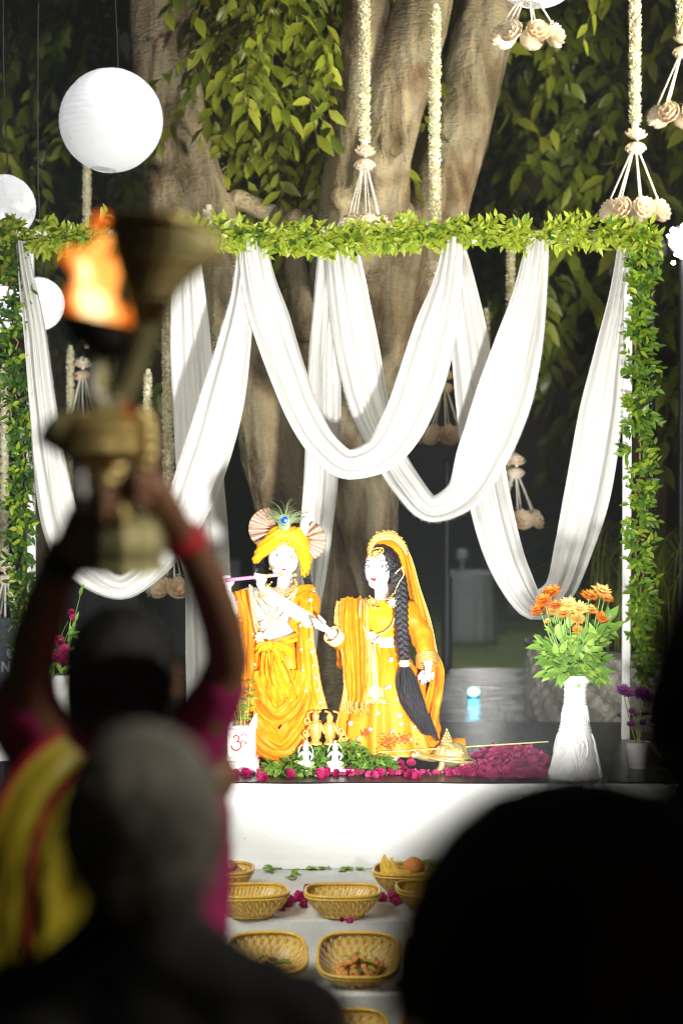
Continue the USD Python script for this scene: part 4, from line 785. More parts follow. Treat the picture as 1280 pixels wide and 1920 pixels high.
obj("sequin_flowers", join(cs), "sequin_lilac", s2, smooth=True)
for uc, vc, n_, s_ in ((728, 1390, 90, 16), (757, 1386, 60, 12), (685, 1376, 34, 9)):
    cs = []
    for _ in range(n_):
        u, v = uc + R.normal(0, s_ * .6), vc + R.normal(0, s_ * .45); cs.append(ball(skirt_pt(u, min(v, 1404)), R.uniform(.0015, .0045), 0))
    obj("beaded_motif", join(cs), "rust_silk", s2, smooth=True, kind="stuff")
sp = [ball(skirt_pt(R.uniform(660, 800), R.uniform(1330, 1402)), R.uniform(.0008, .002), 0) for _ in range(220)]
obj("glitter", join(sp), "pale_gold", s2, kind="stuff")
# shawl over the left shoulder, centre sash, fringes
def fringe(R, pts, L, n, r=.0011):
    q = resample(pts, n); return join([tube(resample([p, p + [R.normal(0, .003), -.002, -L * .5], p + [R.normal(0, .008), R.normal(0, .003), -L * R.uniform(.8, 1.1)]], 5), r, 4) for p in q])
Pp, nor, _ = cloth_px([(664, 1122, 50, -.04), (664, 1170, 56, -.085), (668, 1225, 56, -.115), (670, 1280, 52, -.15), (668, 1316, 44, -.165)], 31, npl=7, amp=.008, lip=.014, n=70, m=70)
sh = obj("shawl", grid(Pp), "saffron_silk", s2, smooth=True)
obj("gold_edge", join([grid(Pp[:, :9] + nor[:, None] * .003), beads(Pp[:, 10] + nor * .003, .0022, 2.2), beads(Pp[:, -2] + nor * .003, .0022, 2.2)]), "gold_thread", sh, smooth=True)
obj("fringe", fringe(R, Pp[-1], .035, 90), "gold_thread", sh, smooth=True)
Pp, nor, _ = cloth_px([(700, 1210, 22, -.085), (702, 1250, 26, -.125), (704, 1290, 28, -.15), (704, 1312, 30, -.16)], 32, npl=3, amp=.004, lip=.008, n=50, m=24)
sh = obj("centre_sash", grid(Pp), "yellow_silk", s2, smooth=True)
obj("gold_edge", join([grid(Pp[:, 7:17] + nor[:, None] * .003), grid(Pp[-12:-2] + nor[-12:-2, None] * .0035)]), "pale_gold", sh, smooth=True)
obj("fringe", fringe(R, Pp[-1], .014, 40), "pale_gold", sh, smooth=True)
Pp, nor, _ = cloth_px([(640, 1128, 18, -.02), (638, 1165, 22, -.05), (648, 1215, 18, -.10), (652, 1260, 16, -.125), (655, 1318, 30, -.16)], 33, npl=2, amp=.004, lip=.006, n=50, m=20)
sh = obj("shawl_border", grid(Pp), "gold_thread", s2, smooth=True); obj("fringe", fringe(R, Pp[-1], .04, 60), "gold_thread", sh, smooth=True)
Pp, _, _ = cloth_px([(812, 1228, 18, -.02), (822, 1262, 26, -.045), (816, 1300, 30, -.07), (808, 1340, 34, -.10), (804, 1392, 44, -.12)], 34, npl=4, amp=.009, lip=.014, n=50, m=40); obj("side_drape", grid(Pp), "saffron_silk", s2, smooth=True)
Pp, _, _ = cloth_px([(826, 1396, 12, -.10), (842, 1394, 15, -.10), (858, 1391, 15, -.10), (872, 1389, 13, -.10)], 35, npl=2, amp=.006, lip=.012, n=30, m=20); obj("trailing_hem", grid(Pp), "saffron_silk", s2, smooth=True)
def bust(u, v, d=0.0): return P(u, v, -.072 - d - .02 * math.cos((u - 716) / 36.0))
obj("necklace", join([beads(resample([bust(u, v, .0) for u, v in ((693, 1118), (700, 1124), (712, 1126), (728, 1122), (737, 1114))], 30), .0038, 1.8), ball(bust(699, 1128, .006), (.012, .006, .011), 2), *[ball(bust(699 + 9 * math.cos(a), 1130 + 8 * math.sin(a), .005), .0034, 1) for a in np.linspace(0, 5.8, 11)], *[beads(resample([bust(u, v, .004) for u, v in ((692 - 3 * j, 1124 + 2 * j), (700, 1139 + 3 * j), (712, 1140 + 2 * j))], 20), .003, 1.9) for j in range(2)]]), "gold", s2, smooth=True)
obj("necklace", join([beads(resample([bust(u, v, .012) for u, v in ((676, 1128), (674, 1150), (682, 1178), (696, 1192), (716, 1188), (736, 1170), (742, 1140))], 60), .0044, 1.8), beads(resample([bust(u, v, .014) for u, v in ((686, 1192), (692, 1202), (702, 1204), (712, 1196))], 30), .005, 1.7), ball(bust(697, 1192, .016), (.018, .006, .016), 2)]), "pale_gold", s2, smooth=True)
obj("ear_chain", join([beads(resample([P(753, 1064, -.07), P(757, 1076, -.075), P(748, 1092, -.085), P(740, 1112, -.095)], 40), .0026, 1.9), ball(P(735, 1130, -.11), (.013, .006, .014), 2), *[ball(P(735 + 8 * math.cos(a), 1130 + 9 * math.sin(a), -.112), .0036, 1) for a in np.linspace(0, 5.8, 10)], beads(resample([P(742, 1074, -.06), P(748, 1068, -.065), P(756, 1064, -.06)], 20), .004, 1.8)]), "pale_gold", s2, smooth=True)
obj("nail", balls([t[2] + [0, -.004, -.002] for t in tips2], .0024, 1), "red_dot", s2, smooth=True)
# ================================================================ offerings on the altar and the steps
def top(u, v, z=None, lift=0.0):
    """the point of a level surface (the altar top) seen at (u, v)"""
    p = on_z(u, v, (PZ + 0.001) if z is None else z); return p + [0, 0, lift]
# roses: three kinds, then copies
def rose_mesh(R, r):
    out = []
    for w, (k, tilt, ln) in enumerate(((6, 1.25, 1.0), (5, 0.85, 1.0), (5, 0.5, 0.95), (4, 0.22, 0.9))):
        for i in range(k):
            a = 2 * math.pi * (i + .5 * w) / k + R.normal(0, .15); rad = np.array([math.cos(a), math.sin(a), 0]); tan = np.array([-math.sin(a), math.cos(a), 0]); rows = []
            for s in np.linspace(0, 1, 5):
                th = tilt * (1 - .25 * s); p = (rad * math.sin(th) + np.array([0, 0, 1.0]) * math.cos(th)) * r * ln * s * (1 if w < 2 else .9)
                wd = r * .62 * math.sin(math.pi * (.12 + .78 * s)) ** .6
                rows.append([p + tan * wd * q + np.array([0, 0, r * .18 * q * q]) + R.normal(0, r * .03, 3) for q in (-1, 0, 1)])
            out.append(grid(np.array(rows)))
    return join(out)
def scatter_roses(spots, z, lab, grp, seed, first=[], scale=(0.8, 1.15)):
    R = rng(seed)
    for i, (u, v) in enumerate(spots):
        p = on_z(u, v, z) + [0, 0, 0.006]
        if len(first) < 3:
            t = thing("rose_bloom", lab, "rose", p, group=grp); v_, f_ = rose_mesh(R, .024); obj("petals", (v_ @ rotx(R.uniform(.4, 1.3)).T @ rotz(R.uniform(-1, 1)).T + p, f_), "rose_petal", t, smooth=True)
            obj("calyx", ball(p + [0, 0, 0.002], (.007, .007, .005), 1), "stem_green", t, smooth=True); first.append(t)
        else: copy(first[R.integers(3)], lab, p, (R.uniform(-15, 25), R.uniform(-25, 25), R.uniform(-60, 60)), R.uniform(*scale), grp)
R = rng(5)
sp_ = [(u + R.normal(0, 4), 1455 + R.normal(0, 5)) for u in np.r_[np.linspace(432, 545, 11), np.linspace(575, 655, 6), np.linspace(668, 780, 14), np.linspace(850, 930, 8)]] + [(u + R.normal(0, 5), 1440 + R.normal(0, 5)) for u in np.r_[np.linspace(690, 770, 6), np.linspace(868, 960, 5)]]
scatter_roses(sp_, PZ, "magenta rose bloom in the row of roses along the altar's front edge", "roses along the altar's front edge", 8)
scatter_roses([(536, 1700), (552, 1682), (566, 1690), (548, 1692), (572, 1676), (562, 1702), (530, 1708), (578, 1690)], S1z, "deep pink rose bloom lying between the two front wicker baskets", "roses between the front wicker baskets", 9)
scatter_roses([(715, 1690), (728, 1686), (742, 1692), (754, 1687), (736, 1697)], S1z, "deep pink rose bloom on the step below the fruit basket", "roses below the fruit basket", 10)
scatter_roses([(642, 1730), (660, 1731), (650, 1733)], S1z, "small dark rose scrap at the foot of the empty middle basket", "rose scraps at the foot of the middle basket", 11, scale=(.45, .6))
def mound(name, label, cat, ucs, m, n, ln, wid, hmax, seed, single=0, extra=None):
    """loose leaves or petals heaped on the altar top: ucs = list of (u, v, spread m, height m)"""
    R = rng(seed); t = thing(name, label, cat, top(ucs[0][0], ucs[0][1]))
    B, D, U, L = [], [], [], []
    for _ in range(n):
        u, v, s, h = ucs[R.integers(len(ucs))]; c = top(u, v); a, rr = R.uniform(0, 6.28), math.sqrt(R.uniform(0, 1)); 
        p = c + [s * rr * math.cos(a), s * .55 * rr * math.sin(a), 0.004 + h * (1 - rr ** 2) * R.uniform(.55, 1.05)]
        B.append(p); D.append([math.cos(a) + R.normal(0, .6), math.sin(a) - .3 + R.normal(0, .6), R.normal(.15, .4)]); U.append([R.normal(0, .5), -.5, .9]); L.append(R.uniform(*ln))
    L = np.array(L); V, f = leaves(B, D, U, L, L * wid, R.uniform(0, .5, n), .3); o = np.argsort(V.mean(1)[:, 1] - V.mean(1)[:, 2])
    for i in o[:single]: obj("leaf" if "leaf" in name else "petal", (V[i], f), m, t, smooth=True)
    obj("leaves" if "leaf" in name else "petals", merge(V[o[single:]], f), m, t, smooth=True, kind="stuff")
    return t
mound("rose_petal_heap", "heap of loose dark magenta rose petals right of the brass tortoise", "petals", [(955, 1440, .12, .085), (915, 1448, .08, .04), (985, 1445, .07, .05), (890, 1452, .07, .03), (1005, 1440, .05, .06), (975, 1430, .08, .07), (930, 1430, .10, .06), (950, 1455, .08, .02), (1000, 1456, .05, .02)], "dark_rose_petal", 2600, (.014, .024), .8, .1, 21)
mound("rose_petal_scatter", "thin scatter of rose petals along the front lip of the altar", "petals", [(u, 1452, .05, .012) for u in range(440, 1020, 36)], "rose_petal", 700, (.012, .02), .8, .1, 22)
hl = mound("leaf_heap", "heap of fresh green holy basil leaves in front of the two statues", "leaves", [(604, 1447, .075, .10), (650, 1447, .09, .115), (668, 1444, .10, .10), (625, 1440, .09, .12), (695, 1448, .085, .07), (545, 1451, .10, .04), (580, 1446, .08, .065)], "basil_leaf", 2200, (.03, .05), .5, .1, 23, 300)
R = rng(6)
for i in range(34):
    u, v = R.choice([600, 640, 670, 560, 700]) + R.normal(0, 18), 1425 + R.normal(0, 8); p = top(u, v); obj("stem", tube(resample([p, p + [R.normal(0, .05), -.03, .09 + R.normal(0, .02)], p + [R.normal(0, .09), -.06, .10]], 6), .0013, 4), "stem_pale", hl, smooth=True)
def garnish(u, v, w, n, seed, label):
    R = rng(seed); t = thing("leaf_sprig", label, "leaf sprig", on_z(u, v, S1z)); B, D, L = [], [], []
    for k in range(n): B.append(on_z(u + R.uniform(-w, w), v + R.uniform(-3, 5), S1z) + [0, 0, .004]); D.append([R.normal(0, 1), R.normal(-.3, 1), .3]); L.append(R.uniform(.025, .04))
    V, f = leaves(B, D, [[0, -.3, 1]] * n, np.array(L), np.array(L) * .7, .2, .3)
    for x in V: obj("leaf", (x, f), "basil_leaf", t, smooth=True)
garnish(507, 1632, 14, 12, 1, "small green leaf scrap on the top step, leftmost of three")
garnish(588, 1628, 24, 16, 2, "long green leaf scrap on the top step, middle of three")
garnish(656, 1630, 22, 18, 3, "bright green leaf scrap on the top step nearest the fruit basket")
garnish(540, 1642, 8, 5, 4, "tiny green leaf crumbs above the curled dark peel")
p = on_z(548, 1650, S1z); obj("peel_curl", tube(resample([p + [-.014, 0, .012], p + [-.009, -.01, .003], p + [.004, -.012, .002], p + [.013, -.004, .009]], 12), np.linspace(.0015, .004, 12), 6), "vine_brown", label="thin curled brown peel lying alone on the top step", cat="peel")

# ---- white pot with the red sign and its basil plant
pot = thing("shrine_pot", "square white shrine pot with a red sacred sign on its front", "pot", top(456, 1458))
pc = top(452, 1452); s_ = .118; 
obj("plinth", box(pc + [0, .06, .022], (.128, .128, .044), .004), "pot_white", pot); obj("plinth", box(pc + [0, .06, .052], (.116, .116, .014), .003), "pot_white", pot)
obj("body", box(pc + [0, .06, .112], (.104, .104, .106), .004), "pot_white", pot)
obj("rim", box(pc + [0, .06, .171], (.116, .116, .012), .003), "pot_white", pot)
for sx in (-1, 1):
    for sy in (-1, 1):
        c = pc + [sx * .043, .06 + sy * .043, .172]; pr = [(0, 0), (.028, 0), (.028, .010), (.020, .030), (.016, .055), (.012, .060), (0, .060)]
        m_ = trimesh.creation.extrude_polygon(_P([(-.002, 0), (.026, 0), (.026, .012), (.018, .026), (.010, .044), (.004, .050), (-.002, .050)]), .026, engine="earcut")
        v_ = np.asarray(m_.vertices) @ rotx(math.pi / 2).T; v_ = v_ * [-sx, 1, 1] + [sx * .014, .013, 0]; f_ = np.asarray(m_.faces)
        obj("corner_horn", (v_ + c, f_ if sx < 0 else f_[:, ::-1]), "pot_white", pot, smooth=False)
fy = pc[1] + .06 - .052 - .0012; ox, oz = pc[0] - .012, pc[2] + .114
def stroke(pts, r, n=24): return tube(resample([np.array([ox + x, fy, oz + z]) for x, z in pts], n), np.r_[r * .6, np.full(n - 2, r), r * .5], 6)
obj("red_sign", join([stroke([(-.017, .018), (-.008, .027), (.003, .024), (.004, .013), (-.004, .006), (-.006, .005)], .0026), stroke([(-.006, .005), (.006, .004), (.012, -.008), (.006, -.022), (-.008, -.028), (-.020, -.020), (-.024, -.010)], .0030), stroke([(.010, .002), (.020, .008), (.028, .004), (.030, -.006)], .0024), stroke([(.014, .033), (.018, .025), (.026, .026), (.030, .034)], .0020), ball((ox + .022, fy, oz + .037), (.003, .0015, .003), 1)]), "red_paint", pot, smooth=True)
pl = thing("basil_plant", "thin pale holy basil seedling growing in the white shrine pot", "plant", pc + [0.01, .06, .17])
R = rng(13)
for i, (du, hgt, lean) in enumerate(((.020, .165, .012), (.012, .12, .004), (-.012, .10, -.02), (.000, .14, -.006))):
    b = pc + [du, .05 - .012 * i, .165]; q = resample([b, b + [lean * .5, -.01, hgt * .5], b + [lean, -.015, hgt]], 12); obj("stem", tube(q, np.linspace(.0022, .0011, 12), 5), "stem_pale", pl, smooth=True)
    B, D, L = [], [], []
    for j in range(3, 12, 2):
        for s in (-1, 1): B.append(q[j]); D.append([s * R.uniform(.6, 1), R.normal(-.3, .3), R.uniform(0, .5)]); L.append(R.uniform(.018, .036))
    V, f = leaves(B, D, [[0, -.6, .8]] * len(B), np.array(L), np.array(L) * .45, .35, .25)
    for x in V: obj("leaf", (x, f), "basil_leaf", pl, smooth=True)

# ---- metal idols
def idol(th, c, h, m, variant, R, fat=1.0):
    """small seated or standing cast figure of height h standing at c"""
    k = h / .10
    o = lambda x, y, z: np.asarray(c) + np.array([x, y, z]) * k
    if variant == "seated":
        b = [((o(0, 0, .030), .014 * k), (o(0, 0, .052), .013 * k)), ((o(-.012, -.004, .056), .007 * k), (o(.012, -.004, .056), .007 * k)), ((o(-.008, -.012, .022), .009 * k), (o(-.026, -.020, .020), .007 * k)), ((o(-.026, -.02, .02), .007 * k), (o(.002, -.028, .018), .006 * k)), ((o(.008, -.012, .022), .009 * k), (o(.026, -.02, .02), .007 * k)), ((o(.026, -.02, .02), .007 * k), (o(-.002, -.03, .018), .006 * k)),
             ((o(-.014, 0, .056), .0055 * k), (o(-.026, -.008, .044), .005 * k)), ((o(-.026, -.008, .044), .005 * k), (o(-.020, -.02, .056), .004 * k)), ((o(.014, 0, .056), .0055 * k), (o(.027, -.008, .044), .005 * k)), ((o(.027, -.008, .044), .005 * k), (o(.020, -.022, .036), .004 * k)), ((o(0, -.004, .06), .006 * k), (o(0, -.004, .068), .006 * k)), ((o(0, -.004, .086), .010 * k), (o(0, -.002, .102), .003 * k))]
        if R.uniform() < .5: b.append(((o(0, -.014, .070), .004 * k), (o(.006, -.02, .048), .0025 * k)))
        obj("figure", blob(b, .004 * k, 3, [(o(0, -.006, .074), np.array([.012, .012, .013]) * k)]), m, th, smooth=True)
        obj("lotus_base", lathe([(.001, 0), (.034 * k, 0), (.036 * k, .004 * k), (.028 * k, .009 * k), (.035 * k, .015 * k), (.022 * k, .018 * k), (.001, .018 * k)], 28, c, wob=lambda a, Z: .0015 * k * np.sin(14 * a)), m, th, smooth=50)
        q = [o(.027 * math.cos(a), .012, .056 + .032 * math.sin(a)) for a in np.linspace(-.5, 3.64, 26)]; obj("halo", join([tube(q, .003 * k, 6), beads(np.array(q) * 1.0 + [0, -.002, 0], .0035 * k, 2.2)]), m, th, smooth=True)
    else:
        b = [((o(0, 0, .05), .012 * k), (o(0, 0, .066), .013 * k)), ((o(-.012, 0, .07), .006 * k), (o(.012, 0, .07), .006 * k)), ((o(-.006, 0, .046), .008 * k), (o(-.007, -.004, .012), .005 * k)), ((o(.006, 0, .046), .008 * k), (o(.004, -.008, .012), .005 * k)), ((o(0, 0, .05), .015 * k), (o(0, 0, .03), .013 * k)), ((o(-.014, 0, .07), .005 * k), (o(-.024, -.010, .056), .0045 * k)), ((o(-.024, -.01, .056), .0045 * k), (o(-.006, -.02, .072), .0035 * k)), ((o(.014, 0, .07), .005 * k), (o(.024, -.008, .054), .0045 * k)), ((o(.024, -.008, .054), .0045 * k), (o(.03, -.012, .04), .0035 * k)), ((o(0, 0, .074), .005 * k), (o(0, 0, .08), .005 * k)), ((o(0, 0, .096), .009 * k), (o(0, 0, .114), .002 * k))]
        b = [((p, r * fat), (q, s * fat)) for (p, r), (q, s) in b]; obj("figure", blob(b, .004 * k, 3, [(o(0, -.002, .087), np.array([.011, .011, .012]) * k)]), m, th, smooth=True)
        obj("base", lathe([(.001, 0), (.022 * k, 0), (.022 * k, .005 * k), (.017 * k, .010 * k), (.001, .010 * k)], 20, c), m, th, smooth=50)
R = rng(19)
g = thing("brass_idol_pair", "pair of small gold figures under scrolled arches above the leaf heap", "idol", P(605, 1392, -.16))
for u, h in ((592, .108), (618, .103)): idol(g, P(u, 1396, -.17), h, "gold", "standing", R, 1.45)
for u0, s in ((578, -1), (634, 1), (592, -1), (618, 1)):
    q = resample([P(u0, 1394, -.155), P(u0 + 4 * s, 1375, -.155), P(u0 - 3 * s, 1358, -.155), P(u0 + 2 * s, 1340, -.155), P(u0 - 8 * s, 1334, -.155)], 26); obj("arch", join([tube(q, .0042, 6), beads(q + [0, -.004, 0], .0045, 2.6)]), "gold", g, smooth=True)
for u, v in ((574, 1375), (576, 1352), (640, 1372), (645, 1382)):
    q = [P(u + 7 * math.cos(a) * (1 - a / 14), v + 8 * math.sin(a) * (1 - a / 14), -.16) for a in np.linspace(0, 9, 30)]; obj("scroll", tube(q, .003, 6), "gold", g, smooth=True)
for i, (u, lab, s) in enumerate(((573, "silver seated figurine on the left flat tray before the leaf heap", 1), (628, "silver seated figurine on the right flat tray before the leaf heap", 2))):
    c = top(u, 1452); tr = thing("flat_tray", ("left" if i == 0 else "right") + " flat silver tray among the roses carrying a silver figurine", "tray", c)
    obj("plate", box(c + [.015, .02, .016], (.108, .085, .010), .003), "silver", tr); obj("foot", box(c + [.015, .02, .006], (.08, .06, .011), .003), "post_black", tr)
    g = thing("silver_idol", lab, "idol", c + [0, .02, .021]); idol(g, c + [0, .015, .0215], .098, "silver", "seated", rng(s))
# ---- brass tortoise and the thin rod
tz = thing("brass_tortoise", "polished brass tortoise box with a beaded knob, head turned left", "tortoise", top(838, 1450))
tc = top(843, 1446) + [0, 0, .052]; kk = K
shell = blob([], .006, 2, [(tc, (.078, .062, .020)), (tc + [.004, 0, .008], (.064, .050, .046))], lambda v, n: v + n * (.0035 * np.maximum(0, np.sin(v[:, 0] * 190) * np.sin(v[:, 1] * 190) * 1.2 + .3) * (v[:, 2] > tc[2] + .012))[:, None])
obj("shell", shell, "brass", tz, smooth=True)
obj("shell_rim", tube([tc + [.092 * math.cos(a), .070 * math.sin(a), -.006 - .01 * math.cos(a)] for a in np.linspace(0, 6.283, 50)], .006, 8, False), "brass", tz, smooth=True)
obj("head", blob([((tc + [-.06, -.01, -.004], .014), (tc + [-.100, -.03, .004], .013)), ((tc + [-.100, -.03, .004], .013), (tc + [-.122, -.036, .016], .017)), ((tc + [-.122, -.036, .016], .017), (tc + [-.136, -.042, .012], .011))], .005, 4), "brass", tz, smooth=True)
obj("eye", balls([tc + [-.131, -.052, .022], tc + [-.124, -.022, .027]], .003, 1), "soot", tz, smooth=True)
for dx, dy in ((-.030, -.048), (.045, -.045), (-.030, .045), (.045, .045)):
    b = tc + [dx, dy, 0]; obj("leg", blob([((b + [0, 0, -.012], .013), (b + [-.002, -.004, -.030], .012)), ((b + [-.002, -.004, -.030], .012), (b + [-.010, -.012, -.043], .011))], .005, 3), "brass", tz, smooth=True)
    obj("claw", balls([b + [-.016 + .008 * j, -.020 + .002 * j, -.047] for j in range(3)], .0042, 1), "brass", tz, smooth=True)
kn = tc + [-.012, -.01, .048]
obj("knob", join([lathe([(.001, 0), (.024, 0), (.024, .006), (.018, .010), (.001, .010)], 26, kn)] + [balls([kn + [(.017 - .0042 * j) * math.cos(a), (.017 - .0042 * j) * math.sin(a), .014 + .0095 * j] for a in np.arange(max(3, 9 - 2 * j)) * 6.283 / max(3, 9 - 2 * j)], .0062, 1) for j in range(4)] + [ball(kn + [0, 0, .054], .006, 1)]), "brass", tz, smooth=True)
cs = [ball(tc + [.026 + .018 * math.cos(a) * q, -.044 - .0 * q, .022 + .014 * math.sin(a) * q], .006, 1) for a in np.linspace(0, 5.5, 8) for q in (.5, 1)]
obj("shell_relief", join(cs), "brass", tz, smooth=True)
obj("thin_rod", tube([P(708, 1411, -.20), P(1028, 1391, -.08)], .0028, 7), "stem_pale", label="thin pale rod slanting behind the tortoise above the petal heap", cat="rod")

# ---- wicker baskets
mat("bamboo", {"oi": ("object_info", {}), "tc": ("texture_coordinate", {}), "mp": ("mapping", {"scale": (300, 300, 30)}), "n": ("noise_texture", {"scale": 1, "detail": 3}), "g": ("geometry", {}), "a": ("math", {"math_type": "multiply_add", "value2": 0.5}), "r": ("rgb_ramp", {"ramp": [(0.2, (0.42, 0.24, 0.03)), (0.55, (0.66, 0.42, 0.065)), (0.9, (0.78, 0.56, 0.14))]}), "p": ("principled_bsdf", {"roughness": 0.38})},
    [("tc.object", "mp.vector"), ("mp.vector", "n.vector"), ("g.random_per_island", "a.value1"), ("n.fac", "a.value3"), ("a.value", "r.fac"), ("r.color", "p.base_color")])
BR, BH = .121, .078
def bprof(a, t):
    """point of the basket wall at angle a; t = 0 rim, 1 floor"""
    n = 3.2; c, s = math.cos(a), math.sin(a); rad = (abs(c) ** n + abs(s) ** n) ** (-1 / n); q = math.cos(t * 1.25); q = .52 + .48 * (q - math.cos(1.25)) / (1 - math.cos(1.25))
    return np.array([BR * rad * c * q, BR * .9 * rad * s * q, BH * (1 - t) ** 1.0 * (1 if t < 1 else 1)])
def make_basket(label, p, rot, sc, grp=None):
    t = thing("wicker_basket", label, "basket", (0, 0, 0), group=grp); n = 58
    for i in range(n):
        a = 2 * math.pi * i / n
        for lay, sg in enumerate((1, -1)):
            if lay and i % 2: continue
            rows = []
            for s in np.linspace(0.02, 1, 7):
                aa = a + sg * .22 * s; w = (.042 if lay == 0 else .05) * (1 - .15 * s); o = .0016 * (1 if lay else -1)
                l, r_ = bprof(aa - w, s), bprof(aa + w, s); nn = np.array([l[0], l[1], 0]); nn /= np.linalg.norm(nn) + 1e-9; rows.append([l + nn * o, (l + r_) / 2 + nn * (o + .001), r_ + nn * o])
            obj("slat", grid(np.array(rows)), "bamboo", t, smooth=True)
    q = np.array([bprof(a, 1) for a in np.linspace(0, 6.283, 40)]); obj("floor", (np.vstack([q, [0, 0, .001]]), np.array([(i, (i + 1) % 39, 40) for i in range(39)])), "bamboo", t)
    for dz, r_, o in ((0, .0055, 1.0), (-.010, .0035, 1.015), (-BH * .98, .004, 1.0)):
        q = np.array([bprof(a, 0 if dz > -.05 else .97) * [o, o, 0] + [0, 0, BH + dz] for a in np.linspace(0, 6.283, 60)]); obj("rim" if dz == 0 else "hoop", tube(q, r_, 8, False), "bamboo", t, smooth=True)
    return t
def place(b, p, rot, sc):
    pr = UsdGeom.Xformable(stage.GetPrimAtPath(b)); pr.ClearXformOpOrder(); x = UsdGeom.Xform(stage.GetPrimAtPath(b)); x.GetPrim().GetAttribute("xformOp:translate").Set(Gf.Vec3d(*[float(c) for c in p])); x.SetXformOpOrder([x.GetOrderedXformOps()[0]] if x.GetOrderedXformOps() else [UsdGeom.XformOp(x.GetPrim().GetAttribute("xformOp:translate"))])
def bp(u, v, z, lift=0.0): return on_z(u, v, z) + [0, 0, lift]
b0 = make_basket("empty wicker basket in the middle of the upper step", None, None, 1); p0 = bp(642, 1716, S1z, .002)
place(b0, p0, None, 1)
BK = {}
def bk(label, u, v, z, tilt=0, rz=0, sc=1.0, lift=.002): BK[label] = (bp(u, v, z, lift), tilt, rz, sc); copy(b0, label, BK[label][0], (tilt, 0, rz), sc); return BK[label]
b1_ = bk("empty wicker basket on the upper step beside the magenta sleeve", 470, 1716, S1z, 0, 8)
b2_ = bk("wicker basket holding brown potatoes behind the left empty basket", 408, 1672, S1z, 0, 0)
b3_ = bk("wicker basket of bananas and an orange at the right of the top step", 768, 1675, S1z, 0, -5, 1.02)
bk("wicker basket mostly hidden by the dark head on the upper step", 812, 1708, S1z, 0, 4)
b4_ = bk("tilted wicker basket of yellow mixed snacks on the second step", 500, 1838, S2z, 22, 6, 1.0, .020)
b5_ = bk("tilted wicker basket of orange fritters in the middle of the second step", 672, 1843, S2z, 25, -2, 1.02, .022)
bk("tilted wicker basket cut off by the dark head on the second step", 828, 1838, S2z, 22, 0, 1.0, .020)
bk("wicker basket at the bottom edge of the picture on the lowest step", 650, 1990, S3z, 26, 0, 1.0, .022)
bk("wicker basket in the bottom corner beside the dark head", 825, 1990, S3z, 26, 5, 1.0, .022)
plain("potato", (0.42, 0.22, 0.10), 0.7, bump=.4, scale=80, var=.2); plain("banana", (0.72, 0.46, 0.05), 0.5, var=.2, vscale=30); plain("orange_peel", (0.80, 0.30, 0.06), 0.45, bump=.4, scale=220); plain("fritter", (0.55, 0.24, 0.06), 0.6, bump=1, scale=120, var=.4, vscale=30); plain("snack_yellow", (0.60, 0.36, 0.04), 0.5, var=.4, vscale=40); plain("snack_brown", (0.25, 0.13, 0.04), 0.6, var=.4, vscale=40); plain("melon", (0.40, 0.36, 0.08), 0.5, var=.2)
def inb(B, x, y, z):
    p, tilt, rz, sc = B; return p + rotz(math.radians(rz)) @ rotx(math.radians(tilt)) @ (np.array([x, y, z]) * sc)
R = rng(29)
for i, (x, y, z) in enumerate(((.0, -.02, .055), (.05, .0, .06), (-.05, .01, .06), (.02, .04, .07), (.075, -.02, .05), (.03, -.01, .085))):
    c = inb(b2_, x, y, z); obj("potato", blob([], .007, 2, [(c, (.031, .024, .023)), (c + [.012, 0, .003], (.024, .022, .021))], lambda v, n: v + n * ((meshkit.fbm(v * 40, 2, i) - .5) * .006)[:, None]), "potato", label="brown potato heaped in the left rear wicker basket", cat="potato", group="potatoes in the left rear basket", smooth=True)
c = inb(b3_, .012, -.01, .088); obj("orange", join([ball(c, (.036, .036, .034), 3), ball(c + [.004, 0, .034], (.004, .004, .002), 1)]), "orange_peel", label="round orange resting on bananas in the right basket", cat="orange", smooth=True)
for i, (x0, x1, y, dz) in enumerate(((-.085, .02, -.03, .0), (-.09, .05, -.05, -.006), (-.06, .09, -.055, -.004))):
    q = resample([inb(b3_, x0, y + .03, .125 + dz), inb(b3_, x0 + .012, y, .085 + dz), inb(b3_, (x0 + x1) / 2, y - .01, .068 + dz), inb(b3_, x1, y, .082 + dz)], 22); rr = .0165 * np.sin(np.linspace(.32, 2.85, 22)) ** .6; rr[:3] = (.004, .006, .010)
    obj("banana", tube(q, rr, 6), "banana", label=("upper short", "front long", "right-hand")[i] + " yellow banana in the fruit basket", cat="banana", smooth=45)
c = inb(b3_, .06, .02, .075); obj("green_melon", ball(c, (.045, .04, .034), 3), "melon", label="olive green melon behind the orange in the fruit basket", cat="melon", smooth=True)
proto = None
for i in range(30):
    a, rr = R.uniform(0, 6.28), math.sqrt(R.uniform(0, 1)) * .068; c = inb(b5_, rr * math.cos(a), rr * math.sin(a) - .008, .018 + .03 * (1 - rr / .068) + R.uniform(0, .016))
    lab, grp = "crumbly orange fritter in the heaped middle second-step basket", "fritters in the second-step basket"
    if proto is None:
        proto = thing("fritter", lab, "fritter", c, group=grp)
        obj("crumb", blob([], .005, 1, [(c, (.017, .013, .012)), (c + [.008, .004, .004], (.012, .011, .010))], lambda v, n: v + n * ((meshkit.fbm(v * 110, 3, 3) - .5) * .012)[:, None]), "fritter", proto, True)
    else: copy(proto, lab, c, tuple(R.uniform(-180, 180, 3)), R.uniform(.7, 1.1), grp)
V, f = leaves([inb(b5_, x, y, .06) for x, y in ((.0, -.01), (.02, 0), (-.02, .01), (.03, -.03), (.01, -.04), (-.005, .02))], [[1, .2, .1], [.6, -.8, .1], [-1, .3, .2], [.4, -.9, 0], [-.3, -1, 0], [.2, .9, .2]], [[0, -.3, 1]] * 6, .04, .02, .2)
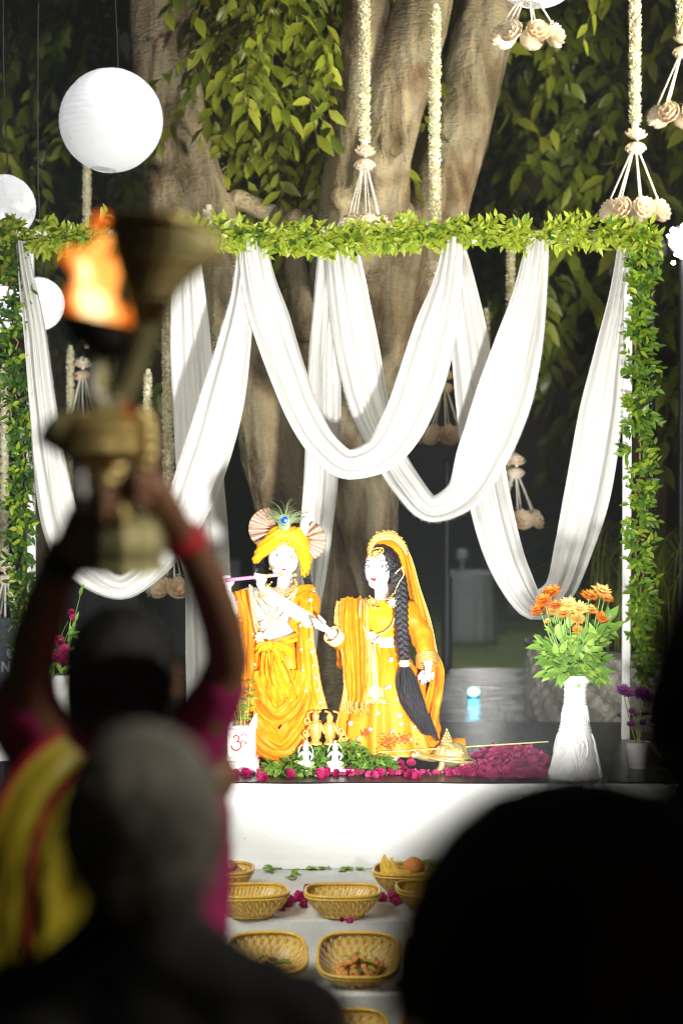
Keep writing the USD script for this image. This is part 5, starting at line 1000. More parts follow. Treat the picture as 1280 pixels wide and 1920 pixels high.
t = thing("herb_sprig", "dark green herb sprig laid on the orange fritters", "herb", inb(b5_, 0, 0, .05)); [obj("leaf", (x, f), "garland_leaf", t, smooth=True) for x in V]
for i in range(26):
    a, rr = R.uniform(0, 6.28), math.sqrt(R.uniform(0, 1)) * .062; c = inb(b4_, rr * math.cos(a) + .005, rr * math.sin(a) - .012, .016 + .02 * (1 - rr / .062) + R.uniform(0, .010)); a2 = R.uniform(0, 6.28); L = R.uniform(.014, .026)
    q = resample([c, c + [L * math.cos(a2), L * math.sin(a2) * .6, .008], c + [2 * L * math.cos(a2), 2 * L * math.sin(a2) * .6, .002]], 6)
    obj("snack_strip", tube(q, np.array([.004, .007, .008, .008, .007, .004]), 6), ("snack_yellow", "snack_brown", "banana", "garland_leaf")[R.choice(4, p=(.4, .3, .15, .15))], label="curled snack strip in the tilted basket of mixed yellow snacks", cat="snack", group="snack strips in the second-step basket", smooth=True)

# ================================================================ vases and flowers
def vase(label, u, prof, Y, relief=True, seed=0):
    """prof: (v, half width px) from lip to foot, at depth Y"""
    k = Y / F; t = thing("flower_vase", label, "vase", at(u, prof[-1][0], Y)); pts = [(hw * k, float(at(u, v, Y)[2])) for v, hw in prof]; q = resample(np.array([[r, z, 0] for r, z in pts]), 70)[:, :2]; cx = at(u, 1300, Y)
    inner = [(max(.004, q[0][0] - .010), q[0][1] - .002), (max(.004, q[0][0] - .014), q[0][1] - .05), (.002, q[0][1] - .12)]
    allp = [tuple(x) for x in inner[::-1]] + [tuple(x) for x in q] + [(.002, q[-1][1])]
    obj("body", lathe(allp[::-1], 64, (cx[0], Y, 0)), "vase_white", t, smooth=50)
    if relief:
        Z = q[:, 1]; Rr = q[:, 0]; o = np.argsort(Z); rad = lambda z: np.interp(z, Z[o], Rr[o]); S = lambda a, z, d=.0: np.array([cx[0] + (rad(z) + d) * math.sin(a), Y - (rad(z) + d) * math.cos(a), z])
        zt, zb_ = Z.max(), Z.min(); H_ = zt - zb_
        for fr in (.10, .14, .20, .245, .27, .47, .50, .53): obj("ring_moulding", tube([S(a, zt - H_ * fr, .0) for a in np.linspace(0, 6.283, 50)], .0028, 6, False), "vase_white", t, smooth=True)
        for i in range(26):
            a = i * 6.283 / 26; obj("flute_ridge", tube([S(a + .08 * math.sin(3 * s), zt - H_ * (.29 + .16 * s), .0005) for s in np.linspace(0, 1, 10)], np.sin(np.linspace(.2, 3, 10)) * .0045, 5), "vase_white", t, smooth=True)
        for j, a0 in enumerate((-.15, 1.15, 2.4, 3.7, 4.95)):
            zc = zt - H_ * .68; sg = 1
            sp_ = [S(a0 + .42 + sg * (.06 + .035 * w) * math.cos(w) * 1.1, zc + (.010 + .0062 * w) * math.sin(w), .001) for w in np.linspace(0, 7.2, 46)]; obj("scroll_relief", tube(sp_, np.linspace(.006, .0035, 46), 6), "vase_white", t, smooth=True)
            for s_ in range(4):
                b = [S(a0 + .30 * x - .05 * s_, zt - H_ * (.56 + .11 * s_ + .34 * x * x * (1 + .1 * s_)), .0008) for x in np.linspace(0, 1.15, 18)]; obj("leaf_relief", tube(b, np.sin(np.linspace(.3, 3.0, 18)) * .005, 6), "vase_white", t, smooth=True)
                b = [S(a0 + .1 + .42 * x + .03 * s_, zt - H_ * (.93 - .24 * x ** .6 + .05 * s_), .0008) for x in np.linspace(0, 1, 18)]; obj("leaf_relief", tube(b, np.sin(np.linspace(.3, 3.0, 18)) * .0045, 6), "vase_white", t, smooth=True)
    return t
VY = 8.74
vase("tall white carved vase of orange flowers at the altar's right end", 1078, [(1265, 27), (1271, 30), (1278, 29), (1284, 22), (1300, 21), (1325, 22), (1345, 25), (1370, 31), (1395, 37), (1425, 44), (1460, 52)], VY)
vase("slim white vase of purple flowers beside the right post's foot", 1196, [(1391, 24), (1398, 23), (1420, 20), (1440, 17), (1446, 19)], 8.95, False)
vase("slender white vase of magenta roses left of the lamp bearer's head", 114, [(1265, 19), (1272, 18.5), (1300, 16.5), (1330, 18), (1360, 22), (1395, 28), (1418, 32), (1426, 32)], 9.1, False)
vase("plain white vase of marigolds at the left edge of the altar", -8, [(1330, 17), (1350, 16), (1390, 22), (1424, 28)], 9.15, False)
def mum_mesh(R, r, w3=((22, 1.45, 1.0), (18, 1.1, .92), (14, .7, .75), (9, .3, .5))):
    B, D, U, L = [], [], [], []
    for k, tilt, ln in w3:
        for i in range(k):
            a = 6.283 * i / k + R.normal(0, .1); B.append([0, 0, 0]); D.append([math.cos(a) * math.sin(tilt), math.sin(a) * math.sin(tilt), math.cos(tilt)]); U.append([-math.cos(a) * .5, -math.sin(a) * .5, 1]); L.append(r * ln * R.uniform(.85, 1.1))
    L = np.array(L); V, f = leaves(B, D, U, L, r * .30, -.12, .35); return V, f
R = rng(41); mouth = at(1078, 1268, VY)
mums = [(1034, 1113, .045, "yellow topmost chrysanthemum on the left side of the carved vase's bunch"), (1020, 1128, .042, "yellow-edged chrysanthemum second from the top at the bunch's left"), (1012, 1146, .044, "orange chrysanthemum furthest left in the carved vase's bunch"), (1043, 1137, .034, "deep orange chrysanthemum tucked behind the bunch's two left-hand flowers"), (1064, 1136, .044, "big orange chrysanthemum at the centre of the bunch, facing up"), (1056, 1152, .038, "paler chrysanthemum just below the big central orange one"), (1086, 1143, .042, "orange chrysanthemum right of the bunch's centre"), (1104, 1146, .040, "brownish orange chrysanthemum on a thick stem right of centre"), (1082, 1162, .038, "orange chrysanthemum hanging low in the middle of the bunch"), (1083, 1182, .028, "small orange chrysanthemum lowest among the open flowers of the bunch"), (1104, 1120, .042, "yellow chrysanthemum left of the two high right-hand flowers"), (1127, 1112, .048, "largest orange chrysanthemum, highest on the right of the bunch"), (1134, 1122, .036, "yellow-rimmed chrysanthemum furthest right in the bunch"), (1129, 1160, .036, "flat yellow chrysanthemum alone at the lower right of the bunch"), (1036, 1146, .030, "small yellow chrysanthemum between the left-hand flowers and the centre"), (1062, 1199, .016, "tiny orange chrysanthemum bud low above the vase's leaves"), (1026, 1165, .016, "half-open chrysanthemum bud below the left-hand flowers")]
grp = "chrysanthemums in the tall carved vase"
for i, (u, v, r, lab) in enumerate(mums):
    dy = -.05 + R.uniform(-.05, .05); c = at(u, v, VY + dy); t = thing("chrysanthemum", lab, "flower", mouth, group=grp); d = np.array([(u - 1078) / 140.0, -.55 + R.normal(0, .2), .9]); d /= np.linalg.norm(d)
    x = np.cross(d, [0, 1, 0.2]); x /= np.linalg.norm(x); Rm = np.stack([x, np.cross(d, x), d], 1); V, f = mum_mesh(R, r * .9, ((26, 1.5, 1.0), (24, 1.15, .92), (18, .75, .75), (12, .35, .5))); obj("petals", merge(V @ Rm.T + c, f), "marigold_petal", t, smooth=True)
    obj("calyx", ball(c - d * r * .12, r * .22, 1), "stem_green", t, smooth=True)
    obj("stem", tube(resample([mouth + [R.normal(0, .012), R.normal(0, .012), -.04], mouth * .5 + c * .5 + [(u - 1078) * .0002, 0, -.01], c - d * .008], 10), np.linspace(.0032, .0024, 10), 6), "stem_green", t, smooth=True)
def bush(label, base, tips, n, ln, seed, m="basil_leaf", wid=.36):
    R = rng(seed); t = thing("foliage_spray", label, "foliage", base)
    for tp in tips:
        q = resample([base + [0, 0, -.03], base * .55 + tp * .45 + [R.normal(0, .01), 0, .01], tp], 10); obj("stem", tube(q, np.linspace(.0028, .0014, 10), 5), "stem_green", t, smooth=True)
        B, D, L = [], [], []
        for k in range(n): j = R.integers(3, 10); B.append(q[j]); dr = (q[j] - q[j - 1]); dr /= np.linalg.norm(dr); D.append(dr + R.normal(0, .75, 3) + [0, -.25, 0]); L.append(R.uniform(*ln))
        V, f = leaves(B, D, [[0, -.7, .7]] * n, np.array(L), np.array(L) * wid, .3, .25)
        for x in V: obj("leaf", (x, f), m, t, smooth=True)
    return t
bush("bushy green leaves spilling round the orange flowers over the vase lip", mouth, [at(u, v, VY + R.uniform(-.06, .06)) for u, v in ((1006, 1195), (1016, 1215), (1020, 1240), (1030, 1262), (1040, 1190), (1052, 1225), (1060, 1250), (1070, 1205), (1085, 1240), (1095, 1200), (1100, 1262), (1112, 1235), (1125, 1205), (1128, 1240), (1140, 1165), (1142, 1185), (1108, 1180), (1048, 1262), (1090, 1262), (1078, 1258), (1046, 1175), (1066, 1178), (1118, 1190), (1034, 1225), (1122, 1262), (1098, 1225))], 20, (.038, .07), 42, "basil_leaf", .5)
mo = at(1196, 1392, 8.95)
for i, (u, v, r) in enumerate(((1168, 1298, .036), (1176, 1304, .030), (1204, 1306, .044), (1214, 1312, .034), (1184, 1336, .020), (1182, 1360, .022), (1204, 1358, .018))):
    c = at(u, v, 8.93); t = thing("purple_flower", "spiky purple flower with a thin stem in the slim right vase", "flower", mo, group="purple flowers in the slim right vase"); V, f = mum_mesh(R, r, ((16, 1.4, 1), (16, 1.0, 1), (12, .5, .9))); obj("petals", merge(V @ rotx(.5).T + c, f), "purple_petal", t, smooth=True); obj("stem", tube(resample([mo + [R.normal(0, .012), 0, -.03], (mo + c) / 2 + [R.normal(0, .012), 0, 0], c], 8), .0022, 5), "stem_pale", t, smooth=True)
mo = at(114, 1268, 9.1)
for i, (u, v, r) in enumerate(((118, 1240, .030), (120, 1222, .028), (112, 1205, .026), (138, 1160, .018), (134, 1150, .016), (104, 1232, .024))):
    c = at(u, v, 9.08); t = thing("magenta_rose", "magenta rose on a leafy stem in the slender left vase", "rose", mo, group="roses in the slender left vase"); v_, f_ = rose_mesh(R, r); obj("petals", (v_ @ rotx(.9).T + c, f_), "rose_petal", t, smooth=True); obj("stem", tube(resample([mo + [0, 0, -.03], (mo + c) / 2 + [.004, 0, 0], c], 8), .002, 5), "stem_green", t, smooth=True)
bush("upright green sprigs among the magenta roses of the left vase", mo, [at(u, v, 9.06) for u, v in ((150, 1118), (128, 1165), (142, 1165), (104, 1240), (126, 1250), (98, 1252), (130, 1180))], 5, (.03, .055), 43)
mo = at(-8, 1332, 9.15)
for u, v in ((6, 1300), (14, 1306), (-6, 1298), (92, 1308)):
    if u > 50: mo2 = at(92, 1330, 9.3)
    c = at(u, v, 9.12); t = thing("marigold", "orange marigold head at the far left edge of the altar" if u < 50 else "orange marigold half hidden behind the slender left vase", "flower", c, group="marigolds in the left edge vase" if u < 50 else None); V, f = mum_mesh(R, .026, ((18, 1.4, 1), (18, 1.0, 1), (14, .6, .9), (8, .2, .8))); obj("petals", merge(V @ rotx(.6).T + c, f), "marigold_petal", t, smooth=True); obj("stem", tube([c, c + [0, .02, -.08]], .002, 5), "stem_green", t, smooth=True)

# ================================================================ behind the altar
pln = thing("round_planter", "big round rough-cast planter standing on the wet terrace", "planter", on_z(1225, 1370, TZ) * [1, 1, 0] + [0, .62, TZ])
mat("roughcast", {"tc": ("texture_coordinate", {}), "n": ("noise_texture", {"scale": 24, "detail": 5}), "r": ("rgb_ramp", {"ramp": [(0.3, (0.30, 0.28, 0.24)), (0.7, (0.46, 0.43, 0.37))]}), "b": ("bump", {"strength": 1.0, "distance": 0.02}), "p": ("principled_bsdf", {"roughness": 0.38})}, [("tc.object", "n.vector"), ("n.fac", "r.fac"), ("r.color", "p.base_color"), ("n.fac", "b.height"), ("b.normal", "p.normal")])
pc_ = on_z(1228, 1372, TZ); YP = pc_[1] + .60; cx = at(1228, 1300, YP)[0]; RP = 240 * YP / F; zt = float(at(1228, 1226, YP - RP)[2])
wb = lambda a, Z: .006 * np.sin(23 * a + 40 * Z) + .005 * np.sin(57 * a - 70 * Z) + .004 * np.sin(91 * a + 130 * Z)
obj("wall", lathe([(RP, z) for z in np.linspace(TZ, zt - .03, 40)], 240, (cx, YP, 0), wb), "roughcast", pln, smooth=True)
obj("rim", lathe([(RP - .05, zt - .03), (RP + .012, zt - .028), (RP + .016, zt - .004), (RP + .010, zt), (RP - .045, zt), (RP - .05, zt - .004), (RP - .05, zt - .05)], 96, (cx, YP, 0)), "granite_edge", pln, smooth=40)
obj("soil", (np.vstack([[(cx + (RP - .05) * math.cos(a), YP + (RP - .05) * math.sin(a), zt - .045) for a in np.linspace(0, 6.283, 40)], [[cx, YP, zt - .045]]]), np.array([(i, (i + 1) % 39, 40) for i in range(39)])), "soot", pln)
R = rng(51); t = thing("grass_plant", "clump of long arching grass blades growing in the round planter", "grass clump", (cx, YP, zt - .04))
for i in range(170):
    a, rr = R.uniform(0, 6.28), R.uniform(0, .85) * RP * .8; b = np.array([cx + rr * math.cos(a), YP + rr * math.sin(a), zt - .04]); L = R.uniform(.35, .75); a2 = R.uniform(0, 6.28); o = np.array([math.cos(a2), math.sin(a2), 0]); q = resample([b, b + o * .06 * L + [0, 0, .55 * L], b + o * .38 * L + [0, 0, .85 * L], b + o * .68 * L + [0, 0, .72 * L]], 9); w = np.linspace(.006, .001, 9)[:, None]; s = np.cross(o, [0, 0, 1.0])
    obj("blade", grid(np.stack([q - s * w, q + [0, 0, -.002], q + s * w], 1)), "tree_leaf", t, smooth=True)
obj("cable", tube(resample([on_z(1105, 1400, TZ) + [0, 0, .01], on_z(1125, 1378, TZ) + [0, 0, .015], on_z(1150, 1362, TZ) + [0, 0, .05], at(1176, 1345, 11.0), at(1205, 1338, 11.2), at(1260, 1342, 11.4)], 30), .008, 8), "cable", label="black cable curving from the planter's foot behind the vase", cat="cable", smooth=True)
pz = at(838, 866, 14.2)
tp = thing("lamp_post", "slim dark pole standing behind the woman statue on the lawn", "pole", pz * [1, 1, 0]); obj("shaft", tube([pz * [1, 1, 0], pz * [1, 1, 0] + [0, 0, .9], pz * [1, 1, 0] + [0, 0, .92], pz], [.034, .032, .018, .016], 14), "post_black", tp, smooth=50); obj("base", lathe([(.001, .025), (.06, .02), (.07, 0)][::-1], 20, pz * [1, 1, 0]), "post_black", tp); obj("cap", ball(pz, (.022, .022, .014), 2), "post_black", tp, smooth=True)
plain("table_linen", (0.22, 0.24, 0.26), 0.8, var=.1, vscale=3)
def table(label, u, v0, v1, w, Y, seed):
    c = at(u, v1, Y); c[2] = 0; h = float(at(u, v0, Y)[2]); t = thing("banquet_table", label, "table", c); r = w / 2 * Y / F; R = rng(seed); ph = R.uniform(0, 6)
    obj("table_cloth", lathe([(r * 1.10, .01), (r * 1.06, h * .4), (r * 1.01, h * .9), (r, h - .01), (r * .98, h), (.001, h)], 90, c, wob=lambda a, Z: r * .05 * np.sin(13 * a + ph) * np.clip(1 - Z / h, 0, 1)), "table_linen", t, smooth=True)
    return c, h
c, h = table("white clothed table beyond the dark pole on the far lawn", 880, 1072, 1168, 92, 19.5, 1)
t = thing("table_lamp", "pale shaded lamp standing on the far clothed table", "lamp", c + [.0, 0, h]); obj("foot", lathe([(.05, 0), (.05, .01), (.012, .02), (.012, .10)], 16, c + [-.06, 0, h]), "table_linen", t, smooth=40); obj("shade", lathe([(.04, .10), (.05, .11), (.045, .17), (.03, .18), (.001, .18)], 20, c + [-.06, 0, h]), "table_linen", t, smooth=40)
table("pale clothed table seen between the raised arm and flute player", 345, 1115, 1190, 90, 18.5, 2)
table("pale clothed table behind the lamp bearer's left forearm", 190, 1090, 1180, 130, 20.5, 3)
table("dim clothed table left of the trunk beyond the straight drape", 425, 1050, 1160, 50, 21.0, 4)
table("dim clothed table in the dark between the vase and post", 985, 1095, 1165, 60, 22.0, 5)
# small blue light and the glaring lamps at the right edge
glow("blue_glow", (0.12, 0.65, 1.0), 14.0); glow("lamp_glow", (1, 0.98, 0.93), 60.0); glow("garden_glow", (1, 0.98, 0.93), 130.0)
bl_ = on_z(888, 1310, TZ); t = thing("blue_spotlight", "small blue lamp glowing low on the wet dark terrace", "lamp", bl_)
obj("housing", tube([bl_ + [0, .06, .0], bl_ + [0, .06, .045]], .03, 14), "post_black", t, smooth=50); obj("lens", ball(bl_ + [0, .035, .03], (.030, .012, .024), 2), "blue_glow", t, smooth=True)
def flood(label, u, v, Y, w, h, mname):
    c = at(u, v, Y); t = thing("flood_lamp", label, "lamp", c); obj("housing", box(c + [0, .05, 0], (w + .04, .08, h + .04), .01), "post_black", t); obj("lamp_face", box(c + [0, .004, 0], (w, .006, h), .002), mname, t); obj("bracket", tube([c + [0, .09, 0], c + [0, .16, -.05], [c[0], c[1] + .18, 0]], .014, 8), "post_black", t, smooth=50)
def cluster(label, spots, Y, mname="lamp_glow"):
    c = at(*spots[0][:2], Y); t = thing("flood_lamp", label, "lamp", c); obj("housing", tube([c + [.02, .05, 0], c + [.03, .13, 0]], [.07, .05], 20), "post_black", t, smooth=50); obj("stand", tube([c + [.03, .12, 0], [c[0] + .03, c[1] + .12, 0]], .016, 8), "post_black", t, smooth=50)
    for u, v, r in spots: obj("bulb", ball(at(u, v, Y), r, 2), mname, t, smooth=True)
cluster("glaring white lamp cluster at the right edge outside the leafy post", [(1274, 448, .044), (1262, 432, .014), (1280, 474, .026), (1258, 458, .009), (1268, 476, .010), (1252, 442, .006), (1262, 492, .008), (1281, 424, .012)], 11.6)
cluster("smaller twin lamp glinting through the leaves at the frame's right corner", [(1218, 465, .011), (1229, 455, .009)], 11.9)
cluster("far garden lamp behind the drapes that glitters in the wet terrace", [(900, 846, .055), (909, 853, .045)], 20.0, "garden_glow")
# the dark sign at the left edge
plain("navy_board", (0.012, 0.016, 0.03), 0.4)
c = at(2, 1228, 10.9); t = thing("sign_board", "dark navy sign with pale letters at the left edge behind leaves", "sign", c * [1, 1, 0])
obj("board", box(c, (.30, .02, .34), .004), "navy_board", t); obj("leg", box([c[0], c[1] + .03, (c[2] - .17) / 2], (.03, .03, c[2] - .17), .003), "post_black", t)
for ch, u, v, h in (("C", 12, 1234, .046), ("N", 1, 1260, .046)):
    m_ = meshkit.text_mesh(ch, h, .002, True); v_ = np.asarray(m_.vertices) @ rotx(math.pi / 2).T; q = at(u, v, c[1] - .013); obj("letter", (v_ + q, np.asarray(m_.faces)), "table_linen", t)
# ================================================================ people in the foreground and the brass lamp
plain("skin_brown", (0.26, 0.13, 0.075), 0.45, bump=.2, scale=120, var=.12); plain("skin_tan", (0.30, 0.155, 0.09), 0.5, bump=.2, scale=120, var=.12)
plain("grey_hair", (0.27, 0.26, 0.23), 0.6, bump=1, scale=200, var=.5, vscale=14); plain("magenta_cotton", (0.42, 0.018, 0.15), 0.7, bump=.5, scale=30, var=.1); plain("olive_silk", (0.36, 0.29, 0.012), 0.5, bump=.3, scale=20, var=.1)
plain("crimson_trim", (0.40, 0.012, 0.03), 0.5); plain("black_wool", (0.016, 0.017, 0.020), 0.8, bump=.6, scale=90); plain("dark_cloth", (0.03, 0.03, 0.035), 0.8, bump=.4, scale=60); plain("red_thread", (0.45, 0.015, 0.03), 0.7); plain("watch_black", (0.012, 0.012, 0.014), 0.3); plain("orange_thread", (0.75, 0.16, 0.02), 0.6); plain("shoe_leather", (0.03, 0.02, 0.015), 0.4); plain("white_cotton", (0.5, 0.5, 0.48), 0.8)
def person(label, Y, hc, hw, hh, sho, hair, skin, shirt, hairk=1.07, arms=None, trousers="dark_cloth", ears=True, lean=0.0, collar=0.0, wide=1.0):
    """back view of somebody standing: hc head centre px, hw, hh half sizes px, sho shoulder height px; arms = two lists of (u, v, r px, Y) from the shoulder"""
    k = Y / F; c = at(hc[0], hc[1], Y); t = thing("person", label, "person", c * [1, 1, 0]); a, h = hw * k, hh * k; zs = float(at(hc[0], sho, Y)[2]); x0, y0 = c[0], c[1] + lean
    o = lambda x, y, z: np.array([x0 + x, y0 + y, z])
    hip = zs * .60; kn = zs * .33
    b = [((c + [0, .01, -h * .5], a * .62), (o(0, 0, zs + .01), a * .68)), ((o(-.13, 0, zs - .03), .055), (o(.13, 0, zs - .03), .055)), ((o(-.10 * wide, 0, zs - .10), .095), (o(.10 * wide, 0, zs - .10), .095)), ((o(-.09 * wide, .0, zs - .15), .10), (o(-.07 * wide, 0, hip + .12), .09)), ((o(.09 * wide, .0, zs - .15), .10), (o(.07 * wide, 0, hip + .12), .09)), ((o(0, 0, zs - .15), .11), (o(0, 0, hip), .11))]
    for s in (-1, 1): b += [((o(s * .08, 0, hip), .10), (o(s * .09, -.01, kn), .06)), ((o(s * .09, -.01, kn), .058), (o(s * .09, 0, .07), .04)), ((o(s * .09, 0, .05), .038), (o(s * .10, .14, .03), .03))]
    hands = []
    if arms is None:
        for s in (-1, 1):
            sh, el, wr = o(s * .18, 0, zs - .05), o(s * .22, .01, zs - .33), o(s * .20, .09, zs - .56); b += [((sh, .052), (el, .040)), ((el, .040), (wr, .026)), ((wr, .028), (wr + [0, .02, -.07], .034))]
            for f_ in range(4): q = wr + [(f_ - 1.5) * .017, .022, -.09]; b += [((q, .0095), (q + [0, .012, -.045], .0085)), ((q + [0, .012, -.045], .0085), (q + [0, .028, -.070], .007))]
            q = wr + [-s * .026, .03, -.05]; b += [((q, .011), (q + [-s * .018, .02, -.035], .009))]
    else:
        for al in arms["chains"]:
            q = [(at(u, v, YY), r * YY / F) for u, v, r, YY in al]; b += list(zip(q[:-1], q[1:]))
        b += arms["fingers"]
    sph = [(c, (a, a * 1.15, h)), (c + [0, .05, -h * .45], (a * .72, a * .8, h * .5))]
    if ears:
        for s in (-1, 1): sph.append((c + [s * a * 1.0, .012, -h * .12], (.012, .020, .034)))
    fy = c[1] + a * 1.12; sph += [(c + [0, a * 1.13, -h * .15], (.014, .022, .026)), (c + [0, a * 1.02, -h * .52], (.026, .012, .011)), (c + [0, a * .85, -h * .85], (.03, .03, .03))]
    bd = obj("body", blob(b, .014, 8, sph), skin, t, smooth=True)
    obj("eye", balls([c + [s * a * .38, a * 1.06, h * .02] for s in (-1, 1)], .012, 2), "eye_white", t, smooth=True)
    # hair: a cap of short strands over the back and crown
    hm = blob([], .008, 3, [(c + [0, -.010, .012], (a * hairk, a * 1.17, h * 1.0)), (c + [0, -a * .45, -h * .35], (a * .93, a * .72, h * .58))], lambda v, n: v + n * ((meshkit.fbm(v * [60, 60, 26], 3, 4) - .5) * .010)[:, None])
    v_, f_ = np.asarray(hm.vertices), np.asarray(hm.faces); keep = ~((v_[:, 1] > c[1] + a * .62) & (v_[:, 2] < c[2] + h * .48)); hm2 = max(trimesh.Trimesh(v_, f_[keep[f_].all(1)], process=False).split(only_watertight=False), key=lambda m_: len(m_.faces)); hr_ = obj("hair", hm2, hair, t, smooth=True)
    R = rng(int(abs(hc[0]))); th = []; nn = np.asarray(hm.vertex_normals)
    for i in R.choice(len(v_), min(len(v_), 900), False):
        if keep[i] and v_[i, 2] > c[2] - h * .75: p = v_[i]; d = nn[i] * .35 + [0, -.1, -.8] + R.normal(0, .25, 3); th.append(tube([p - nn[i] * .003, p + d * .010, p + d * .022], [.0012, .001, .0004], 3, False))
    obj("strands", join(th), hair, hr_, smooth=True)
    # clothes: shirt shell and trousers
    g = .014; sb = [((o(-.125 * (.5 + .5 * wide), 0, zs - .025), .060), (o(.125 * (.5 + .5 * wide), 0, zs - .025), .060)), ((o(-.10 * wide, 0, zs - .10), .108), (o(.10 * wide, 0, zs - .10), .108)), ((o(-.095 * wide, 0, zs - .15), .112), (o(-.08 * wide, 0, hip - .06), .112)), ((o(.095 * wide, 0, zs - .15), .112), (o(.08 * wide, 0, hip - .06), .112)), ((o(0, 0, zs - .12), .12), (o(0, 0, hip - .06), .125)), ((o(0, .005, zs + .02), a * .80), (o(0, 0, zs - .05), .10))]
    if arms is None:
        for s in (-1, 1): sb += [((o(s * .165, 0, zs - .05), .068), (o(s * .22, .01, zs - .33), .056)), ((o(s * .22, .01, zs - .33), .056), (o(s * .202, .08, zs - .53), .040))]
    if collar: sb += [((o(0, .005, zs + .085), a * .80), (o(0, .0, zs + .01), a * 1.0)), ((o(0, 0, zs + .03), a * .95), (o(-.13, 0, zs - .045), .06)), ((o(0, 0, zs + .03), a * .95), (o(.13, 0, zs - .045), .06))]
    if arms is not None:
        for al in arms["sleeves"]:
            q = [(at(u, v, YY), r * YY / F) for u, v, r, YY in al]; sb += list(zip(q[:-1], q[1:]))
    cl = blob(sb, .02, 5, (), lambda v, n: v + n * ((meshkit.fbm(v * [9, 9, 7], 4, 8) - .5) * .035)[:, None])
    obj("shirt", cl, shirt, t, smooth=True)
    tb_ = []
    for s in (-1, 1): tb_ += [((o(s * .08, 0, hip - .02), .112), (o(s * .09, -.01, kn), .078)), ((o(s * .09, -.01, kn), .078), (o(s * .09, 0, .10), .062))]
    obj("trousers", blob(tb_, .03, 5), trousers, t, smooth=True)
    for s in (-1, 1): obj("shoe", blob([((o(s * .09, -.03, .045), .048), (o(s * .10, .16, .035), .038))], .02, 4), "shoe_leather", t, smooth=True)
    return t, c, o, zs
# --- the lamp bearer
LY = 3.42; k = LY / F
def L_(u, v, dy=0.0): return at(u, v, LY + dy)
def finger(pts, r): return [((p, r * (1 - .12 * i)), (q, r * (1 - .12 * (i + 1)))) for i, (p, q) in enumerate(zip(pts[:-1], pts[1:]))]
fing = []
for i in range(4):                                                        # left hand closes round the handle from the left
    z = i * 17; fing += finger([L_(172 - 2 * i, 930 + z, -.030), L_(196, 922 + z, -.050), L_(216, 926 + z, -.036), L_(222, 934 + z, -.012)], .0088 - .0004 * i)
fing += finger([L_(166, 955, .0), L_(186, 930, .022), L_(204, 905, .026)], .0098)
for i in range(4):                                                        # right hand from the right, reaching up along the stem
    z = i * 15; fing += finger([L_(282 - 3 * i, 900 + z, -.028), L_(258, 892 + z, -.048), L_(236, 898 + z, -.042), L_(226, 906 + z, -.018)], .0090 - .0004 * i)
fing += finger([L_(290, 905, .0), L_(286, 875, -.004), L_(278, 852, -.006)], .0102)
arms = {"chains": [[(112, 1436, 60, 3.84), (52, 1290, 48, 3.72), (66, 1200, 47, 3.66), (92, 1110, 41, 3.58), (132, 1020, 30, 3.50), (156, 972, 34, 3.44), (170, 945, 28, 3.41)], [(112, 1436, 60, 3.84), (52, 1290, 48, 3.72)], [(156, 985, 26, 3.44), (172, 975, 26, 3.42)],
                   [(362, 1428, 60, 3.84), (428, 1240, 42, 3.74), (416, 1170, 42, 3.68), (388, 1090, 40, 3.60), (340, 1000, 29, 3.50), (305, 945, 34, 3.44), (288, 915, 28, 3.42)]], "fingers": fing,
        "sleeves": [[(125, 1450, 78, 3.84), (70, 1370, 74, 3.80), (52, 1312, 66, 3.75)], [(336, 1440, 72, 3.84), (388, 1340, 58, 3.80), (412, 1282, 50, 3.76)]]}
pa, c, o, zs = person("person in magenta kurta and yellow shawl, both arms raised holding the burning brass lamp", 3.84, (228, 1264), 96, 120, 1420, "black_hair", "skin_brown", "magenta_cotton", arms=arms, trousers="white_cotton", wide=0.68)
def wrist_band(nm, u, v, r, Y, ax, m, n=3, tr=.006):
    cc = at(u, v, Y); ax = np.asarray(ax, float); ax /= np.linalg.norm(ax); x = np.cross(ax, [0, 1, 0]); x /= np.linalg.norm(x); y = np.cross(ax, x)
    return obj(nm, join([tube([cc + ax * tr * 1.5 * (j - n / 2) + r * (math.cos(a) * x + math.sin(a) * y) for a in np.linspace(0, 6.283, 30)], tr, 6, False) for j in range(n)]), m, pa, smooth=True)
wrist_band("watch", 122, 1044, .0275, 3.525, (.4, 0, 1), "watch_black", 5, .006); wrist_band("thread_bracelet", 346, 1012, .0275, 3.51, (-.5, 0, 1), "red_thread", 5, .005)
# yellow shawl with a crimson border over the left shoulder
Pp, nor, _ = drape([(150, 1432, 150, 3.66), (96, 1500, 190, 3.62), (60, 1620, 220, 3.60), (50, 1760, 230, 3.60), (55, 1960, 240, 3.62), (60, 2300, 260, 3.66)], 71, npl=3, amp=.010, lip=.03, n=80, m=60)
sh = obj("shawl", grid(Pp), "olive_silk", pa, smooth=True)
obj("border", grid(Pp[:, 27:32] + nor[:, None] * .004), "crimson_trim", sh, smooth=True); obj("border", grid(Pp[:, -8:] + nor[:, None] * .004), "crimson_trim", sh, smooth=True)
# --- the old man, and two heads close to the camera
pb_, c, o, zs = person("grey-haired person in a black jacket seen from behind below the lamp bearer", 2.60, (268, 1546), 140, 176, 1850, "grey_hair", "skin_tan", "black_wool", collar=1.0)
person("dark-haired person in silhouette filling the lower right corner, seen from behind", 1.36, (1085, 1812), 345, 356, 2250, "black_hair", "skin_brown", "dark_cloth", hairk=1.06)
person("black silhouette of a tall person cut off by the right edge", 1.62, (1440, 1320), 222, 275, 1640, "black_hair", "skin_brown", "black_wool", hairk=1.06)

